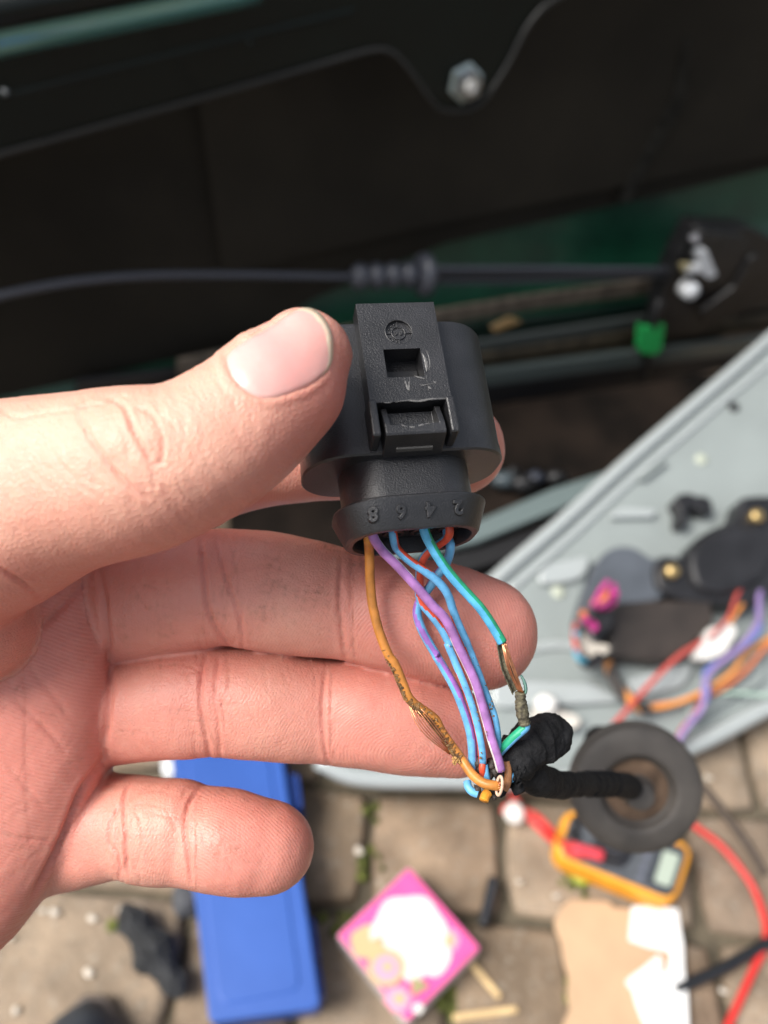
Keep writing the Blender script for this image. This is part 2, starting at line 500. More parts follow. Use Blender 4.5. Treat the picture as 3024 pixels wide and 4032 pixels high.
# ================================================================== RELEASE CABLE AND LATCH IN THE DOOR
cab_m = material('cable_sheath', (0.048, 0.052, 0.066), rough=.36)
cab = empty('release_cable', dpt_(1500, 1085, .0), 'thin black release cable with a ribbed sleeve above the plug', 'cable')
cp = [(-1200,1560),(-300,1240),(-100,1190),(60,1150),(300,1108),(560,1086),(900,1082),(1400,1090)]
tube('outer_cable', [dpt_(x, y, -.01) for x, y in cp], .0041, cab_m, cab, n=50, sides=12)
ax_a, ax_b = dpt_(1385, 1090, -.012), dpt_(1640, 1083, -.012)
prof = []
L_ = (ax_b-ax_a).length
for i in range(61):
    t = i/60
    prof.append((.0085+.0065*abs(math.sin(t*math.pi*4))**.7, t*L_))
V, F = revolve_geo(ax_a, ax_b-ax_a, [(.004, -.002)]+prof, 20); mesh('ribbed_sleeve', V, F, cab_m, cab, smooth=True)
V, F = revolve_geo(ax_b, ax_b-ax_a, [(.009, 0), (.022, .003), (.0245, .008), (.0245, .014), (.018, .018), (.008, .020)], 28); mesh('flange', V, F, cab_m, cab, smooth=True)
for dy, r, m in ((-26, .0036, cab_m), (0, .0050, black_m), (24, .0036, cab_m)):
    tube('inner_cable', [dpt_(1700, 1085+dy, -.008), dpt_(2100, 1082+dy*.9, -.004), dpt_(2500, 1076+dy*.6, .005), dpt_(2720, 1072+dy*.3, .01)], r, m, cab, n=20, sides=10)

latch = empty('door_latch', dpt_(2800, 1100, 0), 'black door latch unit with two pale pins beside the green paint', 'latch')
def lplate(name, pts, back, thick, mat, bevel=.003, r=.006):
    return plate(name, rounded([dpt_(x, y, back) for x, y in pts], r), DN, thick, mat, latch, bevel=bevel)
lm = material('latch_black', (.010, .010, .011), rough=.4, var=.4, scale=50)
lplate('case', [(2670,1010),(2740,885),(2960,900),(3200,1020),(3200,1150),(2900,1240),(2760,1310),(2580,1330),(2600,1180)], -.005, .03, lm)
lplate('cover', [(2720,960),(2760,905),(2930,930),(2960,990),(2860,1120),(2770,1150),(2700,1070)], -.018, .014, lm)
lplate('arm', [(2890,1130),(2960,1010),(3000,1000),(2990,1060),(2860,1210),(2770,1260),(2760,1230)], -.024, .01, lm)
wp = material('pale_plastic', (.62, .64, .66), rough=.45)
lplate('pin', [(2748,1000),(2785,985),(2825,1085),(2790,1100),(2765,1075),(2705,1080),(2700,1060),(2762,1050)], -.035, .012, wp, .002, .003)
lplate('pin_base', [(2690,1048),(2725,1045),(2728,1072),(2695,1078)], -.034, .01, material('brass_dull', (.30, .26, .14), rough=.5), .001, .002)
V, F = revolve_geo(dpt_(2712, 1140, -.03), DN, [(.012, -.01), (.012, .006), (.009, .011), (.003, .013)], 18); mesh('bolt_head', V, F, wp, latch, smooth=True)
blob('rivet', dpt_(2735, 938, -.03), (.006, .009, .005), material('grey_plastic', (.2, .2, .22), rough=.4), latch, sub=2, amp=.15)
clip_w = empty('green_clip', dpt_(2560, 1335, -.01), 'bright green plastic clip on the black latch cable', 'clip')
plate('clip_body', rounded([dpt_(x, y, -.012) for x, y in ((2520,1278),(2535,1290),(2595,1290),(2618,1275),(2606,1380),(2585,1396),(2530,1394),(2513,1375))], .004), DN, .008, material('green_clip', (.02, .42, .10), rough=.45), clip_w, bevel=.004)
tube('clip_cable', [dpt_(2555, 1290, -.004), dpt_(2545, 1400, -.004), dpt_(2528, 1520, .0), dpt_(2500, 1640, .0), dpt_(2480, 1760, .0)], .0075, black_m, clip_w, n=24, sides=12)
tube('clip_neck', [dpt_(2600, 1180, -.002), dpt_(2580, 1230, -.004), dpt_(2565, 1290, -.004)], .009, black_m, clip_w, n=10, sides=12)

# ================================================================== GREY DOOR CARRIER PANEL
grey = material('grey_paint', (.245, .275, .268), rough=.34, coat=.25, var=.06, scale=14)
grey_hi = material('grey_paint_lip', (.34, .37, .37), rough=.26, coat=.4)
PNL = Vector((.10, -.33, 1)).normalized(); PN0 = Vector((.12, .27, .022))
def pp_(x, y, lift=0.0): return on_plane(x, y, PN0+PNL*lift, PNL)
Z5 = lambda L: [(1900+x/1.476, 1800+y/1.476) for x, y in L]
carrier = empty('door_carrier_panel', pp_(2300, 2700), 'pale grey painted metal door carrier panel leaning on the paving', 'car panel')
def cplate(name, pts, lift, thick, mat, bevel=.003, r=.01, parent=carrier):
    return plate(name, rounded([pp_(x, y, lift) for x, y in pts], r), PNL, thick, mat, parent, bevel=bevel)
OUT = [(1230,2870),(1290,2700),(1600,2520),(1870,2390),(1960,2270),(2210,2050),(2480,1800),(2780,1540),(3024,1325),(3500,900),(3500,2600),(3024,2820),(2750,2960),(2450,3060),(2200,3095),(1800,3095),(1450,3085),(1270,3030)]
cplate('panel', OUT, 0, .012, grey, .005, .03)
def rimstrip(name, pts, w, lift, r, mat):
    P = spline([[*pp_(x, y, lift)] for x, y in pts], 50)
    V, F = tube_geo(P, r, 10); return mesh(name, V, F, mat, carrier, smooth=True)
rimstrip('rolled_edge', [(1870,2395),(1960,2275),(2210,2058),(2480,1810),(2780,1552),(3024,1340),(3300,1090)], 0, .002, .0085, grey_hi)
rimstrip('rolled_edge', [(2000,2330),(2240,2120),(2500,1880),(2800,1620),(3080,1385)], 0, .0, .005, grey_hi)
rimstrip('rolled_edge', [(1250,2990),(1420,3060),(1800,3070),(2200,3066),(2450,3030),(2750,2925),(3024,2785),(3300,2650)], 0, .002, .009, grey_hi)
rimstrip('rib', [(2060,2560),(2200,2540),(2330,2560)], 0, .0, .006, grey_hi)
for pts in (Z5([(330,655),(400,610),(640,560),(600,700),(440,735),(330,735)]), Z5([(745,330),(800,290),(1010,300),(1000,345),(760,350)]), Z5([(905,125),(1050,10),(1080,20),(940,130)]), Z5([(1190,1430),(1330,1300),(1640,1130),(1659,1300),(1400,1440),(1200,1560)]), Z5([(830,1290),(1190,1195),(1230,1210),(1180,1330),(900,1400)]), Z5([(60,1290),(640,1310),(830,1420),(60,1460)])):
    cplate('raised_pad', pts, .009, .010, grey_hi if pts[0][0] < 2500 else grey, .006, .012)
pearl = material('pale_plug', (.40, .43, .35), rough=.35)
for x, y in Z5([(1270,15), (440,785)]):
    V, F = revolve_geo(pp_(x, y), PNL, [(.008, -.002), (.007, .002), (.005, .003), (.001, .004)], 18); mesh('grommet_cap', V, F, pearl, carrier, smooth=True)
V, F = revolve_geo(pp_(2888, 1604), PNL, [(.007, -.002), (.007, .0015), (.003, .002)], 16); mesh('hole_plug', V, F, black_m, carrier, smooth=True)
blackp = material('panel_black', (.014, .014, .016), rough=.42, var=.3, scale=30)
cplate('fir_tree_clip', Z5([(1110,250),(1150,210),(1215,205),(1240,225),(1300,220),(1340,260),(1340,320),(1270,320),(1225,280),(1200,300),(1190,400),(1140,395),(1145,300)]), .02, .022, blackp, .003, .004)
# black motor unit with its brass screws
motor = empty('window_motor', pp_(2700, 2350), 'black window motor unit with brass screws bolted to the grey panel', 'motor')
slate = material('slate_plastic', (.075, .085, .10), rough=.4, var=.15, scale=30)
brownb = material('brown_black_plastic', (.030, .023, .019), rough=.5, var=.3, scale=30)
cplate('bracket', Z5([(540,980),(600,760),(680,580),(760,520),(880,515),(990,600),(1080,560),(1080,830),(760,860),(640,1060)]), .022, .024, slate, .008, .02, motor)
cplate('gear_case', Z5([(1000,620),(1060,560),(1170,590),(1230,480),(1340,410),(1480,360),(1500,230),(1600,220),(1760,220),(1760,700),(1600,880),(1150,830),(1010,760)]), .030, .034, blackp, .007, .014, motor)
cplate('motor_drum', Z5([(1190,560),(1300,440),(1480,380),(1640,420),(1700,560),(1640,700),(1420,800),(1230,760)]), .038, .02, blackp, .006, .03, motor)
cplate('control_box', Z5([(740,850),(1030,830),(1330,830),(1345,960),(1200,1120),(1060,1190),(740,1155)]), .028, .032, brownb, .003, .005, motor)
brass = material('brass', (.55, .40, .18), rough=.4, metal=.9)
for x, y in Z5([(1590,345), (1098,665)]):
    V, F = revolve_geo(pp_(x, y, .032), PNL, [(.0078, -.01), (.0078, .004), (.0060, .0062), (.001, .0068)], 18); mesh('screw', V, F, brass, motor, smooth=True)
# small loom plug with pink and orange wires
lp = empty('loom_plug', pp_(2350, 2400), 'black loom plug with a tuft of magenta and orange wires', 'plug')
cplate('shell', Z5([(620,880),(760,860),(770,960),(700,1060),(640,1090),(600,1000)]), .05, .03, blackp, .004, .006, lp)
mag = material('magenta_insulation', (.42, .03, .20), rough=.5); orr = material('bright_orange_insulation', (.58, .16, .05), rough=.5)
blu = material('loom_blue', (.06, .14, .42), rough=.45); pur = material('loom_purple', (.24, .17, .36), rough=.5); redl = material('loom_red', (.46, .075, .06), rough=.45); dull = material('loom_orange', (.66, .26, .06), rough=.45); cyan = material('loom_cyan', (.06, .30, .42), rough=.45)
for m, L in ((mag, [(640,870),(690,770),(735,720)]), (mag, [(660,880),(730,830),(770,740)]), (mag, [(700,880),(760,850),(780,780)]), (orr, [(640,860),(680,800),(730,780)]), (orr, [(650,850),(720,810),(700,770)]), (mag, [(590,950),(640,960),(660,990)]), (mag, [(600,930),(630,990),(650,1000)]), (orr, [(570,930),(590,900),(600,960)]), (cyan, [(545,1010),(545,1090),(550,1160),(600,1190)]), (redl, [(540,970),(535,1060),(560,1150)])):
    q = Z5(L); k = len(q)
    tube('loom_strand', [pp_(x, y, .062+.008*math.sin(i*2+x)) for i, (x, y) in enumerate(q)], .0027, m, lp, n=14, sides=8)
cplate('tape_wrap', Z5([(580,1010),(640,1080),(740,1090),(740,1130),(640,1190),(570,1170)]), .052, .02, material('masking_tape', (.46, .42, .36), rough=.8), .004, .006, lp)
tube('plug_lead', [pp_(x, y, .05) for x, y in Z5([(570,1160),(620,1200),(690,1160)])], .006, blackp, lp, n=16, sides=8)
# wires across the panel
def pwire(label, L, m, r=.0032, stripe=None):
    r = r*.62
    q = Z5(L)
    P = [pp_(x, y, .026+.014*math.sin(.9*i+x*.01)) for i, (x, y) in enumerate(q)]
    return tag(tube('panel_wire', P, r, m, n=50, sides=10, stripe=stripe, origin=P[0]), label, 'wire', 'coloured wires across the grey panel')
pwire('red wire falling from the motor to the white tape', [(1900,250),(1659,560),(1560,680),(1480,800),(1430,930),(1320,1050)], redl)
pwire('orange wire beside the red one under the motor', [(1900,330),(1659,640),(1560,780),(1480,900),(1440,960)], dull)
pwire('blue-violet wire bundle falling from the panel edge past the white tape', [(1900,420),(1659,720),(1610,800),(1600,960),(1500,1100),(1340,1230),(1290,1320),(1280,1450),(1180,1580),(1110,1700)], pur, .0048)
pwire('blue wire along the violet bundle', [(1900,440),(1650,730),(1600,880),(1610,1000),(1480,1130),(1300,1240),(1310,1340),(1290,1440),(1200,1540)], blu, .0038)
pwire('orange wire running from the right edge to the taped lead', [(1900,900),(1659,1060),(1540,1130),(1440,1260),(1250,1380),(1050,1450),(940,1450)], dull, .0046)
pwire('second orange wire, lower at the right edge', [(1900,960),(1659,1100),(1520,1250),(1350,1370),(1150,1420),(960,1445)], orr, .0034)
pwire('red wire slanting down-left over the panel behind the boot', [(1330,1040),(1150,1150),(1020,1270),(900,1400),(760,1560)], redl, .0044)
pwire('red wire falling behind the rubber boot, right of the slanting one', [(1310,1370),(1240,1490),(1160,1590),(1120,1690)], redl, .0046)
pwire('pale green wire along the lower right of the panel', [(1900,1390),(1659,1385),(1450,1370),(1280,1390)], material('loom_pale_green', (.34, .48, .40), rough=.5), .0026)
q = Z5([(735,1190),(760,1280),(810,1370),(880,1430),(960,1470)])
tl = tube('taped_lead', [pp_(x, y, .02) for x, y in q], .0062, brownb, n=30, sides=10, stripe=(dull, [(0,.5),(1,9.5)], .9)); tag(tl, 'short black lead spotted with orange under the control box', 'cable')
wt = cplate('white_tape', Z5([(1220,1170),(1290,1050),(1310,990),(1460,965),(1485,1010),(1420,1130),(1330,1180)]), .034, .012, material('white_tape', (.62, .61, .58), rough=.6, var=.1, scale=60), .003, .006, None); tag(wt, 'piece of white tape round the wires on the grey panel', 'tape')
fb = empty('bracket_tab', pp_(2180, 2800), 'pale metal bracket behind the black cloth tape', 'bracket')
cplate('tab_plate', Z5([(285,1500),(300,1455),(420,1450),(560,1500),(585,1550),(520,1590),(330,1580)]), .016, .012, material('pale_steel', (.50, .47, .42), rough=.5, var=.2, scale=80), .003, .006, fb)
blob('tab_knob', pp_(*Z5([(372,1435)])[0], .02), (.012, .010, .010), material('white_nylon', (.72, .71, .68), rough=.5), fb, sub=2, amp=.2)

# ================================================================== THINGS ON THE PAVING
UPZ = Vector((0, 0, 1))
def gplate(name, pts, h, thick, mat, parent=None, bevel=.002, r=.004):
    return plate(name, rounded([on_z(x, y, h) for x, y in pts], r) if r else [on_z(x, y, h) for x, y in pts], UPZ, thick, mat, parent, bevel=bevel)
Z7 = lambda L: [(x/.8295, 2900+y/.8295) for x, y in L]
ZG = lambda L: [(1900+x/1.476, 2700+y/1.476) for x, y in L]
# blue case
blue = material('blue_plastic', (.018, .072, .30), rough=.45, spec=.4, color2=(.028, .095, .37), scale=9, bump=.1, bscale=80, bdist=.001)
blue_d = material('blue_plastic_side', (.010, .042, .21), rough=.5, spec=.3)
case = empty('tool_case', on_z(1000, 3500), 'blue plastic tool case lying under the little finger', 'tool case')
lid_pts = Z7([(553,-60),(560,30),(565,85),(640,560),(682,925),(700,934),(1030,890),(1046,870),(1000,560),(925,85),(905,-60)])
gplate('lid', lid_pts, .058, .024, blue, case, .006, .006)
gplate('base', Z7([(570,-70),(585,85),(690,940),(1046,880),(936,85),(915,-60)]), .033, .032, blue_d, case, .005, .006)
for a, b_ in (((948,120),(962,230)), ((1000,590),(1016,720)), ((1020,740),(1032,840))):
    dx = 26
    gplate('hinge', Z7([(a[0]-20,a[1]),(a[0]+dx,a[1]+2),(b_[0]+dx,b_[1]+2),(b_[0]-20,b_[1])]), .046, .03, blue_d, case, .003, .003)
gplate('lid_panel', Z7([(610,60),(880,60),(985,830),(715,880)]), .0592, .004, blue, case, .0018, .01)
cl = gplate('metal_catch', Z7([(525,75),(562,70),(568,125),(530,125)]), .045, .02, material('bright_catch', (.72, .74, .74), rough=.35), case, .003, .003)
bd = blob('dark_pebble', on_z(745, 3525, .012), (.014, .018, .012), material('dark_lump', (.06, .062, .068), rough=.8), None, amp=.3); tag(bd, 'dark pebble peeping out left of the blue case', 'pebble')
# printed pink box
box = empty('pink_box', on_z(1605, 3720), 'small pink printed box with a white cloud shape on its lid', 'box')
pink = material('pink_print', (.72, .09, .30), rough=.35, var=.12, scale=40)
cream = material('cream_print', (.58, .38, .20), rough=.4); whitep = material('white_print', (.62, .60, .56), rough=.45); pinkl = material('light_pink_print', (.80, .30, .42), rough=.4); grn = material('olive_print', (.30, .27, .12), rough=.5)
B4 = Z7([(1335,425),(1570,690),(1330,935),(1100,650)])
BH = .034
gplate('carton', B4, BH, .030, material('grey_card', (.52, .47, .45), rough=.6, var=.15, scale=60), box, .001, .002)
cen = np.mean(np.array(B4), 0)
gplate('lid', [tuple(cen+(np.array(p)-cen)*.985) for p in B4], BH+.0012, .0012, pink, box, .0004, .002)
def disc(name, x, y, r, lift, mat, seed=0, lob=0, amp=0.0):
    pts = []
    for k in range(36):
        a = 2*math.pi*k/36
        rr = r*(1+amp*math.cos(lob*a+seed))
        pts.append(on_z(*Z7([(x+rr*math.cos(a), y+rr*math.sin(a))])[0], BH+lift))
    return plate(name, pts, UPZ, .0004, mat, box)
disc('printed_shape', 1200, 672, 56, .0016, cream, 1, 5, .05)
disc('printed_shape', 1460, 665, 40, .0016, pinkl, 0, 7, .06); disc('printed_shape', 1460, 665, 24, .0020, cream)
disc('printed_shape', 1335, 640, 122, .0024, whitep, .4, 6, .05)
disc('printed_shape', 1410, 720, 62, .0028, whitep, 1, 4, .05); disc('printed_shape', 1350, 770, 34, .0028, whitep)
disc('printed_shape', 1262, 755, 62, .0030, cream, 0, 12, .04); disc('printed_shape', 1262, 755, 42, .0034, pinkl, 0, 9, .05); disc('printed_shape', 1266, 752, 16, .0038, cream)
disc('printed_shape', 1300, 858, 42, .0026, pinkl, 1, 6, .1); disc('printed_shape', 1304, 856, 18, .0030, cream)
disc('printed_shape', 1225, 690, 30, .0034, cream, 0, 5, .1); disc('printed_shape', 1365, 815, 24, .0032, grn, 0, 3, .3); disc('printed_shape', 1240, 664, 9, .0038, grn, 0, 3, .3); disc('printed_shape', 1365, 888, 18, .0030, whitep, 0, 5, .1)
# pieces of wood
wood = material('pale_wood', (.62, .44, .22), rough=.7, var=.15, scale=90)
for (a, b_), lab in (((( 1535,735),(1632,850)), 'short pale wooden stick beside the pink box corner'), (((1480,918),(1690,890)), 'pale wooden stick below the pink box at the bottom edge')):
    (x0, y0), (x1, y1) = Z7([a, b_]); p0, p1 = on_z(x0, y0, .006), on_z(x1, y1, .006)
    d = (p1-p0).normalized(); s = Vector((-d.y, d.x, 0)); w = .0024
    o = plate('wooden_stick', [p0-s*w, p1-s*w*.9, p1+s*w, p0+s*w*1.1], UPZ, .004, wood, None, .0006); tag(o, lab, 'stick', 'wooden sticks')
bar = empty('black_bar', on_z(1920, 3545), 'short black rubber bar on the paving right of the pink box', 'rubber bar')
gplate('bar_body', Z7([(1597,448),(1632,460),(1596,622),(1560,612)]), .014, .013, black_m, bar, .003, .004)
gplate('bar_rib', Z7([(1612,470),(1620,472),(1584,606),(1576,604)]), .0165, .003, cab_m, bar, .001, .001)
# crumpled black foam
foam = material('black_foam', (.022, .023, .025), rough=.7, bump=1, bscale=300, bdist=.004, var=.4, scale=70)
bm = bmesh.new(); bmesh.ops.create_icosphere(bm, subdivisions=5, radius=1)
a0, a1 = on_z(*Z7([(428,595)])[0], .018), on_z(*Z7([(565,800)])[0], .016)
ux = np.array((a1-a0)); ln = np.linalg.norm(ux); ux = ux/ln; uy = np.cross([0, 0, 1], ux)
V = []
for v in bm.verts:
    c = v.co; t = max(-1, min(1, c.x*1.15))
    q = c*2.2
    k = 1+.22*mnoise.noise(q*1.4)+.20*mnoise.noise(q*3.1)+.10*mnoise.noise(q*7)
    rad = (.0125+.0025*math.sin(t*7+1))*k
    V.append(np.array((a0+a1)/2)+ux*(c.x*(ln/2+.013)*(1+.05*k))+uy*c.y*rad*1.1+np.array([0, 0, 1])*c.z*rad*.95)
F = [[v.index for v in f.verts] for f in bm.faces]; bm.free()
fo = mesh('foam_strip', V, F, foam, None, smooth=True); tag(fo, 'crumpled strip of black foam lying left of the blue case', 'foam')
# shoe toe
shoe = empty('shoe', on_z(250, 4050), 'dark grey shoe toe at the bottom left corner', 'shoe')
leather = material('shoe_grey', (.045, .052, .062), rough=.6, bump=.5, bscale=300, bdist=.001, var=.2, scale=60); sole_m = material('shoe_sole', (.12, .095, .08), rough=.7)
tc0 = on_z(265, 4130, .05)
sv, sf = [], []
ns, nr = 24, 14
def shoe_ring(i):
    t = i/(ns-1)                                   # 0 toe, 1 heel
    y = tc0.y+.036-.28*t
    w = .046*min(1, (t*5+.02)**.5)*(1-.18*max(0, t-.45))
    h = .040+.035*min(1, t*2.4)+.03*max(0, t-.4)
    if t < .12: h *= (t/.12*.9+.1)**.45
    return y, w, h
for i in range(ns):
    y, w, h = shoe_ring(i)
    for k in range(nr):
        a = math.pi*k/(nr-1)
        sv.append((tc0.x+w*math.cos(a)*1.0, y, .014+h*max(0.0, math.sin(a))**.8))
for i in range(ns-1):
    for k in range(nr-1): sf.append([i*nr+k, i*nr+k+1, (i+1)*nr+k+1, (i+1)*nr+k])
sf.append(list(range(nr))); sf.append([(ns-1)*nr+k for k in range(nr)][::-1])
so = mesh('upper', sv, sf, leather, shoe, smooth=True); fix_normals(so)
outl = [(shoe_ring(i)[1]*1.09+.002, shoe_ring(i)[0]+(.006 if i == 0 else 0)) for i in range(ns)]
sp_ = [Vector((tc0.x+w, y, .018)) for w, y in outl]+[Vector((tc0.x-w, y, .018)) for w, y in outl[::-1]]
plate('sole', sp_, UPZ, .018, sole_m, shoe, .003)
# multimeter
meter = empty('multimeter', on_z(2450, 3370), 'multimeter in an orange holster with grey face, under the rubber boot', 'multimeter')
org = material('orange_rubber', (.80, .335, .02), rough=.5, var=.08, scale=40); face_m = material('meter_face', (.075, .082, .092), rough=.45, var=.2, scale=60); lcd = material('meter_display', (.40, .46, .38), rough=.25)
M4 = np.array(ZG([(480,690),(400,985),(1125,1285),(1245,915)]))
def mq(u, v):   # position on the meter: u along, v across, both 0..1
    a = M4[0]*(1-u)+M4[3]*u; b_ = M4[1]*(1-u)+M4[2]*u
    return tuple(a*(1-v)+b_*v)
def mrect(name, u0, u1, v0, v1, h, th, mat, parent=meter, bevel=.001, r=.004):
    return gplate(name, [mq(u0, v0), mq(u0, v1), mq(u1, v1), mq(u1, v0)], h, th, mat, parent, bevel, r)
mrect('holster', 0, 1, 0, 1, .034, .032, org, meter, .006, .018)
mrect('meter_body', .06, .955, .10, .90, .0375, .008, face_m, meter, .002, .010)
lc = mrect('display_frame', .74, .93, .15, .85, .039, .003, material('meter_bezel', (.030, .036, .046), rough=.4), meter, .001, .006)
mrect('display', .785, .915, .24, .76, .0402, .002, lcd, lc, .0005, .003)
for v in (.25, .42, .60, .76):
    mrect('button', .66, .71, v-.05, v+.05, .040, .003, material('meter_button', (.13, .14, .18), rough=.5), meter, .0008, .002)
V, F = revolve_geo(on_z(*mq(.42, .5), .0375), UPZ, [(.017, 0), (.017, .002), (.013, .003), (.012, .010), (.001, .0105)], 28); mesh('dial', V, F, material('meter_dial', (.02, .02, .024), rough=.45), meter)
for v in (.25, .5, .75):
    V, F = revolve_geo(on_z(*mq(.12, v), .0375), UPZ, [(.006, 0), (.006, .003), (.004, .0035)], 16); mesh('socket', V, F, redl if v > .6 else black_m, meter)
for k in range(14):
    a = 2*math.pi*k/14
    u, v = .42+.20*math.cos(a)*.52, .5+.20*math.sin(a)*1.25
    mrect('dial_mark', u-.008, u+.008, v-.016, v+.016, .0382, .001, material('pale_ink', (.45, .47, .52), rough=.6), meter, 0, 0)
# leads
red_lead = material('red_lead', (.62, .035, .03), rough=.38); blk_lead = material('black_lead', (.012, .014, .017), rough=.42)
def lead(name, label, pts, r, mat, h=.006, cat='cable', lifts=None):
    P = [on_z(x, y, (lifts[i] if lifts else h)) for i, (x, y) in enumerate(pts)]
    return tag(tube(name, P, r, mat, n=50, sides=12, origin=P[0]), label, cat)
lead('red_lead', 'thick red test lead curving down the right edge', ZG([(1150,760),(1260,835),(1400,945),(1560,1150),(1632,1330),(1650,1430),(1630,1540),(1570,1660),(1420,1990),(1380,2080)]), .0032, red_lead, .0055)
lead('black_lead', 'black test lead slanting away under the white paper', ZG([(1800,1425),(1659,1495),(1400,1640),(1200,1730),(1120,1770)]), .0050, blk_lead, .006)
lead('brown_lead', 'thin dark brown cable on the paving right of the boot', ZG([(1200,540),(1290,600),(1440,790),(1560,960),(1640,1100)]), .0040, material('brown_cable', (.06, .042, .03), rough=.6), .005)
pr = empty('test_probe', on_z(*ZG([(300,780)])[0]), 'red test probe leads plugged into the multimeter', 'test leads')
for L in ([(160,620),(235,720),(330,800),(420,870),(470,920),(560,955),(700,990)], [(180,640),(260,760),(350,850),(440,930),(520,975),(600,990)], [(120,740),(140,700),(190,690),(240,720),(320,760),(420,860)]):
    q = ZG(L); tube('lead', [on_z(x, y, .008 if i < 4 else .044) for i, (x, y) in enumerate(q)], .0028, red_lead, pr, n=40, sides=10)
q = ZG([(520,940),(700,990)]); tube('plug_sleeve', [on_z(*q[0], .048), on_z(*q[1], .048)], .0052, material('pinkish_red', (.62, .05, .07), rough=.4), pr, n=8, sides=12)
blob('white_cap', on_z(*ZG([(190,742)])[0], .012), (.011, .011, .009), material('white_cap', (.70, .68, .64), rough=.5), pr, sub=2, amp=.15)
lm_ = blob('lime_leaf', on_z(*ZG([(572,1110)])[0], .006), (.010, .008, .004), material('lime', (.30, .34, .04), rough=.6, var=.3, scale=100), None, sub=2, amp=.35); tag(lm_, 'yellow-green leaf scrap beside the multimeter', 'leaf')
# cardboard with torn white paper
card = material('cardboard', (.50, .335, .205), rough=.85, var=.06, scale=30)
cb_ = gplate('cardboard', ZG([(415,1370),(455,1290),(510,1240),(740,1255),(760,1290),(1145,1300),(1170,1500),(1190,1990),(1190,2100),(430,2100),(470,1960),(505,1880),(490,1780),(500,1700),(470,1600),(455,1490),(425,1420)]), .006, .004, card, None, .0008, .003)
tag(cb_, 'torn piece of brown cardboard at the bottom right', 'cardboard')
paper = material('white_paper', (.74, .74, .73), rough=.7, var=.03, scale=40)
pa = gplate('torn_paper', ZG([(868,1278),(1138,1292),(1150,1400),(1168,1500),(1172,1640),(1192,1800),(1205,2100),(990,2100),(935,1960),(890,1850),(870,1770),(828,1722),(860,1690),(930,1640),(1025,1560),(1045,1600),(1040,1680),(1075,1650),(1092,1560),(1080,1545),(960,1520),(850,1480),(858,1380)]), .0095, .0012, paper, None, .0003, .002)
tag(pa, 'torn white paper lying on the brown cardboard', 'paper')
# fallen petals and grit
pet = material('petal', (.60, .54, .46), rough=.8); pr2 = random.Random(31)
pspots = [(40,3690),(115,3570),(170,3585),(215,3590),(365,3615),(470,3580),(60,3980),(1415,3350),(2045,3470),(2190,3525),(2790,3060),(350,3830),(2850,3900)]
for i, (x, y) in enumerate(pspots):
    c = on_z(x, y, .004)
    a = pr2.uniform(0, 6.28); s = pr2.uniform(.0024, .0042); V = []; F = []
    for k in range(10):
        b_ = 2*math.pi*k/10
        V.append((c.x+s*math.cos(b_)*(1+.25*math.sin(2*b_+a)), c.y+s*.8*math.sin(b_), c.z+.0022*math.cos(2*b_+a)))
    V.append((c.x, c.y, c.z-.001)); F = [[k, (k+1) % 10, 10] for k in range(10)]
    o = mesh('petal', V, F, pet, None, smooth=True); sdm = o.modifiers.new('thickness', 'SOLIDIFY'); sdm.thickness = .0012
    tag(o, 'small white petal lying on the brown paving stones', 'petal', 'fallen white petals')
